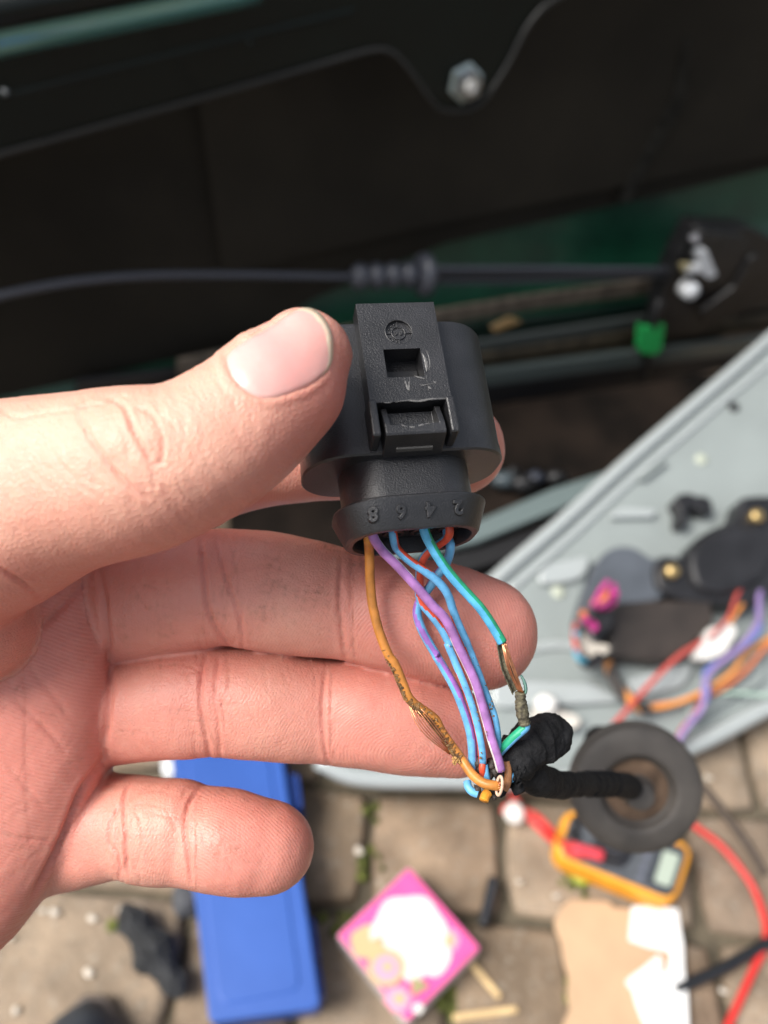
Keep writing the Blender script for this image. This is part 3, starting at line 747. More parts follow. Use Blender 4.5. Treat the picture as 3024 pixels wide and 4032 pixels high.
# ================================================================== THE HAND
# stations: photograph position of the centre line, half width (photo pixels), height z (mm), half depth (mm)
HAND = {
 'thumb':  dict(st=[(-900,2560,470,-10,19),(-560,2330,470,-3,18),(-250,2100,445,6,16),(0,1992,412,11,14),(197,1924,368,13.5,12.5),(370,1885,344,15.5,11.5),(573,1846,331,17.5,11),(771,1784,293,18,10.3),(945,1675,273,17.5,9.4),(1088,1548,250,16.5,8.4),(1150,1481,242,15.8,7.8),(1220,1376,177,15.4,6.6)], cap=147, exp=2.15),
 'index':  dict(st=[(-300,2330,240,-26,10),(100,2150,238,-23,9.8),(500,1960,232,-19.5,9.5),(900,1820,210,-17.5,9),(1200,1784,194,-17,8.4),(1500,1775,192,-17,8),(1800,1765,188,-17.5,7.2)], cap=190, exp=2.15),
 'middle': dict(st=[(-150,2460,235,-26,9.8),(150,2420,238,-22,9.6),(420,2379,237,-18,9.4),(640,2334,242,-14,9.2),(800,2316,235,-12,9.1),(900,2311,229,-11.6,8.9),(1060,2328,234,-11,9),(1230,2357,228,-11.8,8.6),(1370,2382,215,-12.4,8.1),(1540,2416,218,-12,8.5),(1720,2445,236,-12.2,8.1),(1888,2492,226,-12.6,7.4)], cap=230, exp=2.2),
 'ring':   dict(st=[(-150,2820,220,-28,9.2),(150,2805,212,-24,9),(420,2796,208,-19,9),(600,2776,208,-16,8.8),(740,2762,218,-14.2,8.6),(850,2758,213,-13.8,8.4),(1020,2770,213,-13.2,8.6),(1170,2789,206,-13.8,8.2),(1280,2798,200,-14.4,8.0),(1440,2814,203,-14.0,8.4),(1620,2848,196,-14.2,8.0),(1784,2884,171,-14.8,7)], cap=187, exp=2.2),
 'pinky':  dict(st=[(-250,3330,240,-30,8.6),(0,3308,234,-25,8.6),(240,3280,216,-19,8.6),(380,3258,204,-16,8.4),(500,3252,189,-14.2,8.1),(600,3268,194,-12.8,8.2),(700,3276,196,-12.2,7.9),(765,3290,188,-12,7.6),(880,3307,190,-10.8,8),(980,3325,184,-10.6,7.7),(1040,3333,174,-10.8,7.2)], cap=199, exp=2.2),
 'palm':   dict(st=[(-150,2000,530,-17.5,11),(-150,2250,550,-15.5,12),(-145,2560,576,-14,12.5),(-150,2800,578,-13.6,12.5),(-175,3020,552,-13.8,12.5),(-235,3240,498,-14.2,12.2),(-300,3440,425,-15,11.5),(-380,3580,330,-16,10.5)], cap=70, cap0=6, exp=2.9),
 'thenar': dict(st=[(-420,2600,250,-4,12),(-230,2520,215,0,10.5),(-105,2490,200,1.5,9.5)], cap=200, exp=2.1),
 'wrist':  dict(st=[(-560,2700,760,-18,17),(-1000,2850,740,-19,19),(-1700,3080,720,-20,21)], cap=300, exp=2.3),
}

def make_prim(spec, n=64):
    rows = []
    for px, py, hw, z, hd in spec['st']:
        c = p2c(px, py, z); d = FOCUS*1000-z
        rows.append([*c, hw*d/FPX, hd])
    P = spline(rows, n)
    C, rn, rb = P[:, :3], P[:, 3], P[:, 4]
    T = np.gradient(C, axis=0); T /= np.linalg.norm(T, axis=1)[:, None]
    Zv = np.array([0, 0, 1.0])
    N = np.cross(Zv, T); N /= np.linalg.norm(N, axis=1)[:, None]
    B = np.cross(T, N)
    d_end = FOCUS*1000-spec['st'][-1][3]
    s = np.r_[0, np.cumsum(np.linalg.norm(np.diff(C, axis=0), axis=1))]
    return dict(C=C, rn=rn, rb=rb, T=T, N=N, B=B, s=s, cap=spec['cap']*d_end/FPX, exp=spec['exp'], cap0=spec.get('cap0', 0))

PR = {k: make_prim(v) for k, v in HAND.items()}

def eval_prim(pr, X):
    """approximate signed distance, arc length, offsets a (across) and b (depth)"""
    C = pr['C']; n = len(C)
    bi = np.argmax(X.astype(np.float32)@C.T.astype(np.float32)-0.5*(C**2).sum(1).astype(np.float32), 1)
    q = X-C[bi]
    ds = (q*pr['T'][bi]).sum(1)
    s = pr['s'][bi]+ds
    sc = np.clip(s, 0, pr['s'][-1])
    f = lambda arr: np.stack([np.interp(sc, pr['s'], arr[:, k]) for k in range(3)], 1)
    c = f(C); N = f(pr['N']); B = f(pr['B'])
    rn = np.interp(sc, pr['s'], pr['rn']); rb = np.interp(sc, pr['s'], pr['rb'])
    q = X-c
    a = (q*N).sum(1)/rn; b = (q*B).sum(1)/rb
    over = s-sc
    cap = np.where(over > 0, pr['cap'], pr['cap0'] or rn)
    e = over/cap
    p = pr['exp']
    rho = (np.abs(a)**p+np.abs(b)**p)**(1/p)
    rho = np.sqrt(rho**2+e**2)
    return (rho-1)*np.minimum(rn, rb), s, a, b

def smin(a, b, k):
    h = np.clip(0.5+0.5*(b-a)/k, 0, 1)
    return b*(1-h)+a*h-k*h*(1-h)

BB = {}
for k, pr in PR.items():
    r = np.maximum(pr['rn'], pr['rb'])[:, None]+3
    tip_ = np.abs(pr['T'][-1])*pr['cap']
    BB[k] = (np.minimum((pr['C']-r).min(0), pr['C'][-1]-tip_-4), np.maximum((pr['C']+r).max(0), pr['C'][-1]+tip_+4))

def hand_sdf(X, ids=False):
    D = {}
    for k, pr in PR.items():
        lo, hi = BB[k]
        m = np.all((X > lo) & (X < hi), 1)
        d = np.full(len(X), 30.0)
        if m.any(): d[m] = eval_prim(pr, X[m])[0]
        D[k] = d
    base = smin(D['palm'], D['wrist'], 8.0)
    thumb = smin(smin(D['thumb'], base, 4.0), smin(D['thenar'], base, 3.0), 1.2)
    out = thumb
    for k, kk in (('index', 4.0), ('middle', 0.7), ('ring', 0.7), ('pinky', 0.7)):
        out = smin(out, smin(D[k], base, kk), 0.8)
    if ids:
        names = list(PR)
        return out, np.argmin(np.stack([D[k] for k in names]), 0), names
    return out

def surface_nets(f, org, h):
    s = f < 0
    nx, ny, nz = f.shape
    def cs(a, i, j, k): return a[i:nx-1+i, j:ny-1+j, k:nz-1+k]
    cnt = np.zeros((nx-1, ny-1, nz-1), np.int8)
    for i in (0, 1):
        for j in (0, 1):
            for k in (0, 1): cnt += cs(s, i, j, k)
    act = np.argwhere((cnt > 0) & (cnt < 8))
    idx = -np.ones(cnt.shape, np.int64)
    idx[act[:, 0], act[:, 1], act[:, 2]] = np.arange(len(act))
    acc = np.zeros((len(act), 3)); num = np.zeros(len(act))
    for ax in range(3):
        o1, o2 = [a for a in range(3) if a != ax]
        for u in (0, 1):
            for v in (0, 1):
                A = act.copy(); A[:, o1] += u; A[:, o2] += v
                Bq = A.copy(); Bq[:, ax] += 1
                fa = f[A[:, 0], A[:, 1], A[:, 2]]; fb = f[Bq[:, 0], Bq[:, 1], Bq[:, 2]]
                m = (fa < 0) != (fb < 0)
                t = np.where(m, fa/np.where(m, fa-fb, 1), 0)
                P = A.astype(float); P[:, ax] += t
                acc[m] += P[m]; num[m] += 1
    V = acc/num[:, None]*h+org
    F = []
    for ax in range(3):
        a1, a2 = (ax+1) % 3, (ax+2) % 3
        sl0 = [slice(None)]*3; sl1 = [slice(None)]*3
        sl0[ax] = slice(0, -1); sl1[ax] = slice(1, None)
        ch = s[tuple(sl0)] != s[tuple(sl1)]
        E = np.argwhere(ch)
        E = E[(E[:, a1] > 0) & (E[:, a2] > 0) & (E[:, a1] < f.shape[a1]-1) & (E[:, a2] < f.shape[a2]-1)]
        ins = s[E[:, 0], E[:, 1], E[:, 2]]
        def cell(d1, d2):
            Q = E.copy(); Q[:, a1] += d1; Q[:, a2] += d2
            return idx[Q[:, 0], Q[:, 1], Q[:, 2]]
        q = np.stack([cell(-1, -1), cell(0, -1), cell(0, 0), cell(-1, 0)], 1)
        q[~ins] = q[~ins][:, ::-1]
        F.append(q)
    return V, np.vstack(F)

GH = 0.66
g_lo = np.array([-128.0, -86.0, -46.0]); g_hi = np.array([28.0, 32.0, 34.0])
gn = np.ceil((g_hi-g_lo)/GH).astype(int)+1
gx, gy, gz = [g_lo[i]+np.arange(gn[i])*GH for i in range(3)]
# coarse pass decides which blocks need exact values
cs_ = 6
fld = np.full(gn, 5.0, np.float32)
bx, by, bz = [np.arange(0, gn[i], cs_) for i in range(3)]
cc = np.stack(np.meshgrid(bx, by, bz, indexing='ij'), -1).reshape(-1, 3)
ctr = g_lo+(cc+cs_/2)*GH
cd = hand_sdf(ctr)
for (i, j, k), d in zip(cc, cd):
    if d < -4.6: fld[i:i+cs_, j:j+cs_, k:k+cs_] = -5.0
near = cc[np.abs(cd) <= 4.6]
loc = np.stack(np.meshgrid(np.arange(cs_), np.arange(cs_), np.arange(cs_), indexing='ij'), -1).reshape(-1, 3)
I = (near[:, None, :]+loc[None]).reshape(-1, 3)
I = I[np.all(I < gn, 1)]
for c0 in range(0, len(I), 400000):
    J = I[c0:c0+400000]
    fld[J[:, 0], J[:, 1], J[:, 2]] = hand_sdf(g_lo+J*GH)
HV, HF = surface_nets(fld, g_lo, GH)

def quad_subdivide(V, F):
    E = np.stack([F, np.roll(F, -1, 1)], -1).reshape(-1, 2)
    Es = np.sort(E, 1)
    U, inv = np.unique(Es, axis=0, return_inverse=True)
    inv = inv.reshape(-1, 4)
    n = len(V); m = len(U)
    V2 = np.vstack([V, (V[U[:, 0]]+V[U[:, 1]])/2, V[F].mean(1)])
    fc = n+m+np.arange(len(F))
    out = [np.stack([F[:, i], n+inv[:, i], fc, n+inv[:, i-1]], 1) for i in range(4)]
    return V2, np.vstack(out)

def vnormals(V, F):
    fn = np.cross(V[F[:, 2]]-V[F[:, 0]], V[F[:, 3]]-V[F[:, 1]])
    N = np.zeros_like(V)
    for k in range(4):
        for c in range(3): N[:, c] += np.bincount(F[:, k], fn[:, c], len(V))
    return N/(np.linalg.norm(N, axis=1)[:, None]+1e-12)

def relax(V, F, it, lam=0.5):
    E = np.unique(np.sort(np.stack([F, np.roll(F, -1, 1)], -1).reshape(-1, 2), 1), axis=0)
    deg = np.bincount(E.ravel(), minlength=len(V))[:, None]
    for _ in range(it):
        S = np.zeros_like(V)
        for k in range(3):
            S[:, k] = np.bincount(E[:, 0], V[E[:, 1], k], len(V))+np.bincount(E[:, 1], V[E[:, 0], k], len(V))
        V = V+lam*(S/deg-V)
    return V

HV = relax(HV, HF, 4)
HV, HF = quad_subdivide(HV, HF)
for _ in range(2):
    Nn = vnormals(HV, HF)
    HV = HV-Nn*np.clip(hand_sdf(HV), -0.6, 0.6)[:, None]
HV = relax(HV, HF, 3)
# soften the finger ends
Pq = np.stack([1512+HV[:, 0]/(FOCUS*1000-HV[:, 2])*FPX, 2016-HV[:, 1]/(FOCUS*1000-HV[:, 2])*FPX], 1)
_, hid0, nm0 = hand_sdf(HV, True)
wt_ = np.zeros(len(HV))
for f_, x0_ in (('thumb', 1040), ('middle', 1780), ('ring', 1680), ('pinky', 930), ('index', 1700)):
    k_ = hid0 == nm0.index(f_); wt_[k_] = np.clip((Pq[k_][:, 0]-x0_)/90, 0, 1)
HV = HV*(1-wt_[:, None])+relax(HV, HF, 36)*wt_[:, None]
HN = vnormals(HV, HF)
_, HID, HNAMES = hand_sdf(HV, True)

def to_px(V):
    d = FOCUS*1000-V[:, 2]
    return np.stack([1512+V[:, 0]/d*FPX, 2016-V[:, 1]/d*FPX], 1)
HP = to_px(HV)
facing = np.clip(HN[:, 2]*2.0, 0, 1)

def pdist(P, poly):
    """distance of photo positions to a polyline, and the fraction along it"""
    L = spline(poly, 60)
    best = np.full(len(P), 1e9); fr = np.zeros(len(P))
    for i in range(len(L)-1):
        a, b = L[i], L[i+1]
        ab = b-a
        t = np.clip(((P-a)@ab)/(ab@ab+1e-9), 0, 1)
        d = np.hypot(*(P-a-t[:, None]*ab).T)
        m = d < best
        best[m] = d[m]; fr[m] = (i+t[m])/(len(L)-1)
    return best, fr

z3 = lambda L: [(x/1.106, 1100+y/1.106) for x, y in L]
z4 = lambda L: [(x/0.754, 2000+y/0.754) for x, y in L]
z6 = lambda L: [(x/2.211, 2000+y/2.211) for x, y in L]
z8 = lambda L: [(x/1.843, 2900+y/1.843) for x, y in L]
# (fingers it may touch, line, width px, depth mm, redness)
CREASES = [
 ('middle', z4([(596,90),(606,200),(618,300),(650,370),(690,420)]), 13, .34, .8),
 ('middle', z4([(640,90),(668,200),(700,290),(716,350),(722,425)]), 12, .26, .6),
 ('middle', z4([(1014,150),(1008,240),(1012,340),(1026,450)]), 13, .30, .6),
 ('middle', z4([(1044,140),(1042,300),(1052,440)]), 9, .12, .2),
 ('middle', z4([(630,110),(650,220),(672,330)]), 8, .10, .2),
 ('ring', z4([(612,430),(596,520),(600,610),(614,690),(624,750)]), 13, .32, .7),
 ('ring', z4([(650,440),(638,540),(648,640),(654,750)]), 12, .24, .6),
 ('ring', z4([(966,480),(958,590),(962,690),(976,765)]), 12, .28, .7),
 ('ring', z4([(990,480),(982,600),(986,700)]), 8, .10, .2),
 ('pinky', z8([(975,300),(905,430),(902,560),(912,700),(918,850),(935,1000)]), 11, .36, .9),
 ('pinky', z8([(890,470),(805,620),(786,720),(800,790),(850,850),(872,950),(855,1045)]), 10, .26, .8),
 ('pinky', z8([(1500,350),(1400,440),(1352,560),(1342,700),(1362,850),(1392,1060)]), 12, .42, .8),
 ('thumb', z3([(335,575),(365,640),(410,715),(470,800),(560,900),(640,960)]), 13, .42, .5),
 ('thumb', z3([(470,515),(530,545),(562,600),(585,660),(625,740),(668,805)]), 12, .55, .8),
 ('thumb', z3([(600,560),(660,585),(695,650),(712,720),(700,790),(660,810)]), 11, .34, .4),
 ('thumb', z3([(330,560),(400,545),(445,545),(520,510),(560,520)]), 11, .26, .2),
 ('thumb', z3([(668,805),(720,800),(790,835)]), 9, .16, .2),
 ('thumb', z3([(660,820),(672,880),(668,930)]), 9, .16, .2),
 ('thumb', z3([(735,470),(770,540),(800,640),(810,720)]), 9, .13, .1),
 ('thumb', z3([(800,455),(850,560),(880,660),(875,740)]), 9, .11, .1),
 ('thumb', z3([(860,440),(930,560),(950,650)]), 8, .08, .1),
 ('thumb', z3([(180,640),(230,760),(330,880),(450,960)]), 12, .14, .1),
 ('thumb', z3([(60,680),(130,820),(250,940)]), 12, .10, .1),
 ('thumb', z3([(480,800),(520,860),(600,905),(700,900)]), 9, .12, .1),
 ('thumb', z3([(0,560),(60,600),(150,590),(260,570),(320,575)]), 12, .20, .1),
 ('thumb', z6([(-60,500),(40,560),(180,640),(280,720),(360,800)]), 13, .45, .7),
 ('*', [(420,2960),(395,3005),(371,3040),(312,3130),(239,3313),(160,3470),(110,3560)], 19, .75, .5),
 ('*', [(392,2250),(413,2400),(430,2597),(433,2730),(420,2860),(402,2965)], 19, .55, .5),
 ('palm', z6([(870,540),(700,690),(560,830),(430,960),(200,1200)]), 26, .35, .3),
 ('palm', z6([(200,1300),(330,1480),(480,1650),(600,1830)]), 18, .10, .2),
 ('palm', z6([(100,1650),(300,1830),(430,1960),(560,2100)]), 16, .14, .2),
 ('palm', z8([(60,220),(200,380),(330,520)]), 16, .09, .2),
 ('palm', z8([(20,700),(160,740),(330,760),(420,800)]), 14, .14, .2),
]
cr_ = random.Random(77)
def extra(fin, box, n, direc, ln, dep, curve=.25):
    for _ in range(n):
        x, y = cr_.uniform(box[0], box[2]), cr_.uniform(box[1], box[3])
        a = math.radians(direc+cr_.gauss(0, 13)); l = ln*cr_.uniform(.5, 1.3)/2
        dx, dy = math.cos(a)*l, math.sin(a)*l; k = cr_.uniform(-curve, curve)
        CREASES.append((fin, [(x-dx, y-dy), (x-dy*k, y+dx*k), (x+dx, y+dy)], cr_.uniform(7, 11), dep*cr_.uniform(.5, 1.3), .08))
extra('thumb', (300,1560,800,2000), 34, 62, 190, .085); extra('thumb', (620,1480,1000,1800), 26, 55, 150, .06); extra('thumb', (0,1600,330,2150), 24, 50, 220, .06)
extra('thumb', (300,1560,800,2000), 14, 150, 120, .05)
for f_, y0, y1, pip, dip in (('middle',2110,2570,870,1375), ('ring',2590,2970,830,1285), ('pinky',3080,3460,500,765)):
    extra(f_, (pip-70,y0,pip+80,y1), 12, 88, 190, .09); extra(f_, (dip-40,y0,dip+50,y1), 7, 88, 170, .07)
    extra(f_, (420,y0,dip,y1), 16, 5, 150, .05); extra(f_, (420,y0,dip,y1), 12, 80, 120, .05)
extra('palm', (0,2500,400,3450), 22, -40, 170, .035); extra('palm', (0,2500,400,3450), 8, 35, 150, .03)
disp = np.zeros(len(HV)); red = np.zeros(len(HV)); crease = np.zeros(len(HV))
for fin, line, w, dep, rd in CREASES:
    sel = np.where(((HID == HNAMES.index(fin)) if fin != '*' else (HID > 1)) & (facing > 0.02))[0]
    L = np.array(line)
    lo, hi = L.min(0)-90, L.max(0)+90
    sel = sel[np.all((HP[sel] > lo) & (HP[sel] < hi), 1)]
    if not len(sel): continue
    d, fr = pdist(HP[sel], L)
    taper = np.clip(np.minimum(fr, 1-fr)*6+0.25, 0, 1)
    w = w*0.62
    g = np.exp(-(d/w)**2)
    lip = np.exp(-((d-2.3*w)/(1.4*w))**2)*0.30
    disp[sel] -= (0.9 if fin == 'thumb' else 1.05)*dep*(g-lip*.6)*taper*facing[sel]
    red[sel] += 0.55*rd*np.exp(-(d/(w*2.0))**2)*taper
    crease[sel] = np.maximum(crease[sel], g*taper)
# folds of loose skin over the thumb knuckle
for (x, y), r, h in ((z3([(545,610)])[0], 42, .25), (z3([(650,680)])[0], 46, .28), (z3([(430,600)])[0], 55, .28), (z3([(500,700)])[0], 70, .3), (z3([(600,790)])[0], 50, .15)):
    g = np.exp(-(((HP-np.array([x, y]))**2).sum(1)/r**2))*(HID == 0)
    disp += h*g*facing
# thumb nail outline (photo positions)
NAIL_BASE = [(1030,1572),(967,1545),(912,1490),(882,1430),(876,1396)]
NAIL_TIP = [(1282,1472),(1306,1420),(1308,1344),(1290,1278),(1244,1222),(1176,1208)]
NAIL_LOW = [(1030,1572),(1085,1570),(1150,1550),(1222,1520),(1282,1472)]
NAIL_HI = [(876,1396),(950,1342),(1030,1296),(1110,1246),(1176,1208)]
outline = np.vstack([spline(NAIL_LOW, 30), spline(NAIL_TIP, 30), spline(NAIL_HI, 30)[::-1], spline(NAIL_BASE, 30)[::-1]])
def inside(P, poly):
    r = np.zeros(len(P), bool); n = len(poly)
    for i in range(n):
        a, b = poly[i], poly[(i+1) % n]
        c = ((a[1] > P[:, 1]) != (b[1] > P[:, 1]))
        r ^= c & (P[:, 0] < (b[0]-a[0])*(P[:, 1]-a[1])/(b[1]-a[1]+1e-12)+a[0])
    return r
sel = np.where((HID == 0) & (HN[:, 2] > -0.3) & (HP[:, 0] > 780) & (HP[:, 1] < 1700))[0]
dn = np.full(len(sel), 1e9)
for o_ in outline[::2]: dn = np.minimum(dn, np.hypot(*(HP[sel]-o_).T))
ins = inside(HP[sel], outline)
sd = np.where(ins, -dn, dn)
upper = np.clip((HP[sel][:, 1]-1230)/60, 0.0, 1)*np.clip((1330-HP[sel][:, 0])/60, 0.2, 1)
disp[sel] += np.where(sd < 0, -0.42*np.clip(-sd/34, 0, 1), 0.17*np.exp(-((sd-16)/15)**2)*upper)
red[sel] += 0.3*np.exp(-((sd-6)/10)**2)*(sd > -4)
# soft unevenness everywhere
def vnoise(V, f, seed):
    out = np.zeros(len(V)); r2 = np.random.RandomState(seed)
    for k in range(7):
        w = r2.normal(size=3)*f; ph = r2.rand()*6.28
        out += np.sin(V@w+ph+1.3*np.sin(V@(r2.normal(size=3)*f*0.7)+k))
    return out/7
disp += 0.10*vnoise(HV, 0.35, 1)+0.05*vnoise(HV, 1.0, 2)
HV = HV+HN*disp[:, None]
HN = vnormals(HV, HF)

# ---- skin maps: ridge phase, ridge strength, tone
phase = np.zeros(len(HV)); amp = np.zeros(len(HV)); dirt = np.zeros(len(HV)); pale = np.zeros(len(HV))
CORE = {'middle': ((1560,2640),(1.0,0.75),1392), 'ring': ((1590,2975),(0.75,1.15),1300), 'pinky': ((640,3750),(1.0,0.9),770), 'index': ((1700,1800),(1,1),1350)}
warp = 0.9*vnoise(HV, 0.22, 5)
for fin, (core, sc, dip) in CORE.items():
    m = HID == HNAMES.index(fin)
    s_ = eval_prim(PR[fin], HV[m])
    q = (HP[m]-np.array(core))*0.0405
    rr = np.sqrt((q[:, 0]*sc[0])**2+(q[:, 1]*sc[1])**2)
    dist = HP[m][:, 0] > dip
    phase[m] = np.where(dist, rr/0.46, (s_[1]+0.35*q[:, 1])/0.50)+1.5*warp[m]+.5*vnoise(HV[m], .8, 31)
    amp[m] = np.where(dist, 0.7, 0.45)*np.clip(.75+.6*vnoise(HV[m], .5, 41), .15, 1.2)
    tipf = np.clip((HP[m][:, 0]-dip)/120, 0, 1)
    red[m] += 0.30+0.25*tipf+0.25*vnoise(HV[m], 0.28, 11)
    pale[m] += 0.35*np.exp(-((HP[m][:, 0]-(dip-230))/170)**2)
m = HID == HNAMES.index('palm')
phase[m] = (HV[m]@np.array([0.45, 0.85, 0.1]))/0.55+2.2*vnoise(HV[m], 0.12, 9); amp[m] = 0.75
red[m] += 0.58+0.3*vnoise(HV[m], 0.2, 14)
m = (HID == 0)
volar_glow = np.clip((0.62-HN[m]@np.array([-.36, .46, .81]))*1.5, 0, 1)      # pulp side redder: skin tone, plus scattered and bounced light put into colour
pale[m] += 0.75*(1-.75*volar_glow); red[m] += 0.10+0.22*vnoise(HV[m], 0.25, 15)+.55*volar_glow
tipd = np.hypot(HP[:, 0]-1330, HP[:, 1]-1560)
red[m] += 0.55*np.exp(-(tipd[m]/230)**2)
amp[m] = 0.0
m2 = (HID == 0) & (HP[:, 0] > 1240) & (HN[:, 2] < 0.9)
amp[m2] = np.clip((HP[m2][:, 0]-1240)/80, 0, 0.5)*(1-np.clip(HN[m2][:, 2], 0, 1)*0.5); phase[m2] = (HV[m2]@np.array([0.75, 0.6, 0.4]))/0.45
edge_dirt = np.clip(vnoise(HV, 0.5, 21)*1.6+vnoise(HV, 2.6, 22)*1.2-0.1, 0, 1)
for cx, cy, r, k in ((900,3420,200,.55),(1100,3440,170,.5),(800,3230,150,.4),(1180,2330,190,.45),(1000,2380,170,.45),(560,2470,170,.45),(1370,2200,130,.8),(1370,1380,110,.5),(560,2850,160,.25),(200,3000,220,.25),(1330,1300,80,.6)):
    dirt += k*np.exp(-(((HP-np.array([cx, cy]))**2).sum(1)/r**2))*edge_dirt
dirt += 0.45*crease*(.15+edge_dirt)*(HID != 0)
red = np.clip(red, 0, 1.2); pale = np.clip(pale, 0, 1); dirt = np.clip(dirt, 0, 1)

hm = bpy.data.meshes.new('hand')
HW = c2w(HV)
h_org = HW[np.argmin(HV[:, 0])]
hm.vertices.add(len(HW)); hm.vertices.foreach_set('co', (HW-h_org).astype(np.float32).ravel())
hm.loops.add(HF.size); hm.loops.foreach_set('vertex_index', HF.astype(np.int32).ravel())
hm.polygons.add(len(HF)); hm.polygons.foreach_set('loop_start', np.arange(0, HF.size, 4, dtype=np.int32))
hm.polygons.foreach_set('loop_total', np.full(len(HF), 4, np.int32))
hm.polygons.foreach_set('use_smooth', np.ones(len(HF), bool))
hm.update(calc_edges=True); hm.validate()
for nm, arr in (('ridge_phase', phase), ('ridge_amount', amp), ('redness', red), ('paleness', pale), ('grime', dirt)):
    at_ = hm.attributes.new(nm, 'FLOAT', 'POINT'); at_.data.foreach_set('value', arr.astype(np.float32))

def skin_material():
    m = bpy.data.materials.new('skin'); m.use_nodes = True
    nt = m.node_tree; N = nt.nodes; L = nt.links
    b = N['Principled BSDF']
    def attr(n):
        a = N.new('ShaderNodeAttribute'); a.attribute_name = n; return a.outputs['Fac']
    def math_(op, a, c, clamp=False):
        x = N.new('ShaderNodeMath'); x.operation = op; x.use_clamp = clamp
        for i, v in enumerate((a, c)):
            if v is None: continue
            if isinstance(v, (int, float)): x.inputs[i].default_value = v
            else: L.new(v, x.inputs[i])
        return x.outputs[0]
    def mix(f, a, c, mode='MIX'):
        x = N.new('ShaderNodeMix'); x.data_type = 'RGBA'; x.blend_type = mode; x.clamp_factor = True
        if isinstance(f, (int, float)): x.inputs['Factor'].default_value = f
        else: L.new(f, x.inputs['Factor'])
        for s, v in (('A', a), ('B', c)):
            k = [i for i in x.inputs if i.name == s and i.type == 'RGBA'][0]
            if isinstance(v, tuple): k.default_value = (*v, 1)
            else: L.new(v, k)
        return [o for o in x.outputs if o.type == 'RGBA'][0]
    tc = N.new('ShaderNodeTexCoord')
    def noise(s, d=4, r=0.55):
        n = N.new('ShaderNodeTexNoise'); n.inputs['Scale'].default_value = s; n.inputs['Detail'].default_value = d; n.inputs['Roughness'].default_value = r
        L.new(tc.outputs['Object'], n.inputs['Vector']); return n.outputs['Fac']
    base = (0.63, 0.29, 0.226)
    col = mix(attr('paleness'), base, (0.74, 0.465, 0.345))
    col = mix(math_('MULTIPLY', attr('redness'), 0.62), col, (0.58, 0.165, 0.138))
    n1 = math_('SUBTRACT', math_('MULTIPLY', noise(140, 5), 1.6), 0.8)
    mot = math_('ADD', n1, 0.42, True)
    col = mix(math_('MULTIPLY', mot, 0.42), col, (0.62, 0.22, 0.16))
    n0 = math_('MULTIPLY', math_('SUBTRACT', noise(55, 3), 0.47), 3.2, True)
    col = mix(math_('MULTIPLY', n0, 0.30), col, (0.58, 0.17, 0.13))
    n2 = math_('MULTIPLY', math_('SUBTRACT', noise(520, 3), 0.55), 2.0, True)
    col = mix(math_('MULTIPLY', n2, 0.35), col, (0.72, 0.46, 0.34))
    ph = math_('SINE', math_('MULTIPLY', attr('ridge_phase'), 6.2832), None)
    rid = math_('MULTIPLY', ph, attr('ridge_amount'))
    brk = math_('ADD', math_('MULTIPLY', noise(700, 3), 1.2), -0.1, True)
    rid = math_('MULTIPLY', rid, brk)
    lines = math_('MULTIPLY', math_('SUBTRACT', math_('MULTIPLY', rid, -1.0), 0.15), 0.75, True)
    col = mix(lines, col, (0.47, 0.155, 0.115))
    gr = math_('MULTIPLY', attr('grime'), math_('MULTIPLY', math_('SUBTRACT', noise(1500, 4, .7), 0.38), 4.0, True))
    gr2 = math_('ADD', gr, math_('MULTIPLY', attr('grime'), 0.35), True)
    col = mix(math_('MULTIPLY', gr2, 0.55), col, (0.24, 0.115, 0.07))
    L.new(col, b.inputs['Base Color'])
    b.inputs['Subsurface Weight'].default_value = 0.42
    b.inputs['Subsurface Radius'].default_value = (1.0, 0.36, 0.22)
    b.inputs['Subsurface Scale'].default_value = 0.0012
    b.inputs['Specular IOR Level'].default_value = 0.42
    rg = math_('ADD', math_('MULTIPLY', noise(900, 3), 0.30), 0.27)
    L.new(rg, b.inputs['Roughness'])
    vo = N.new('ShaderNodeTexVoronoi'); vo.inputs['Scale'].default_value = 1500; vo.feature = 'DISTANCE_TO_EDGE'
    L.new(tc.outputs['Object'], vo.inputs['Vector'])
    cell = math_('MULTIPLY', math_('MINIMUM', vo.outputs['Distance'], 0.25), math_('SUBTRACT', 1.0, attr('ridge_amount')))
    h1 = math_('ADD', math_('MULTIPLY', rid, 0.040), math_('MULTIPLY', cell, 0.20))
    h2 = math_('ADD', h1, math_('MULTIPLY', noise(420, 7, .7), 0.16))
    bp = N.new('ShaderNodeBump'); bp.inputs['Strength'].default_value = 0.9; bp.inputs['Distance'].default_value = 0.001
    L.new(h2, bp.inputs['Height']); L.new(bp.outputs['Normal'], b.inputs['Normal'])
    return m
hm.materials.append(skin_material())
hand = bpy.data.objects.new('hand', hm)
place(hand, h_org)
tag(hand, 'bare left hand with grimy fingertips pinching the black plug', 'hand')

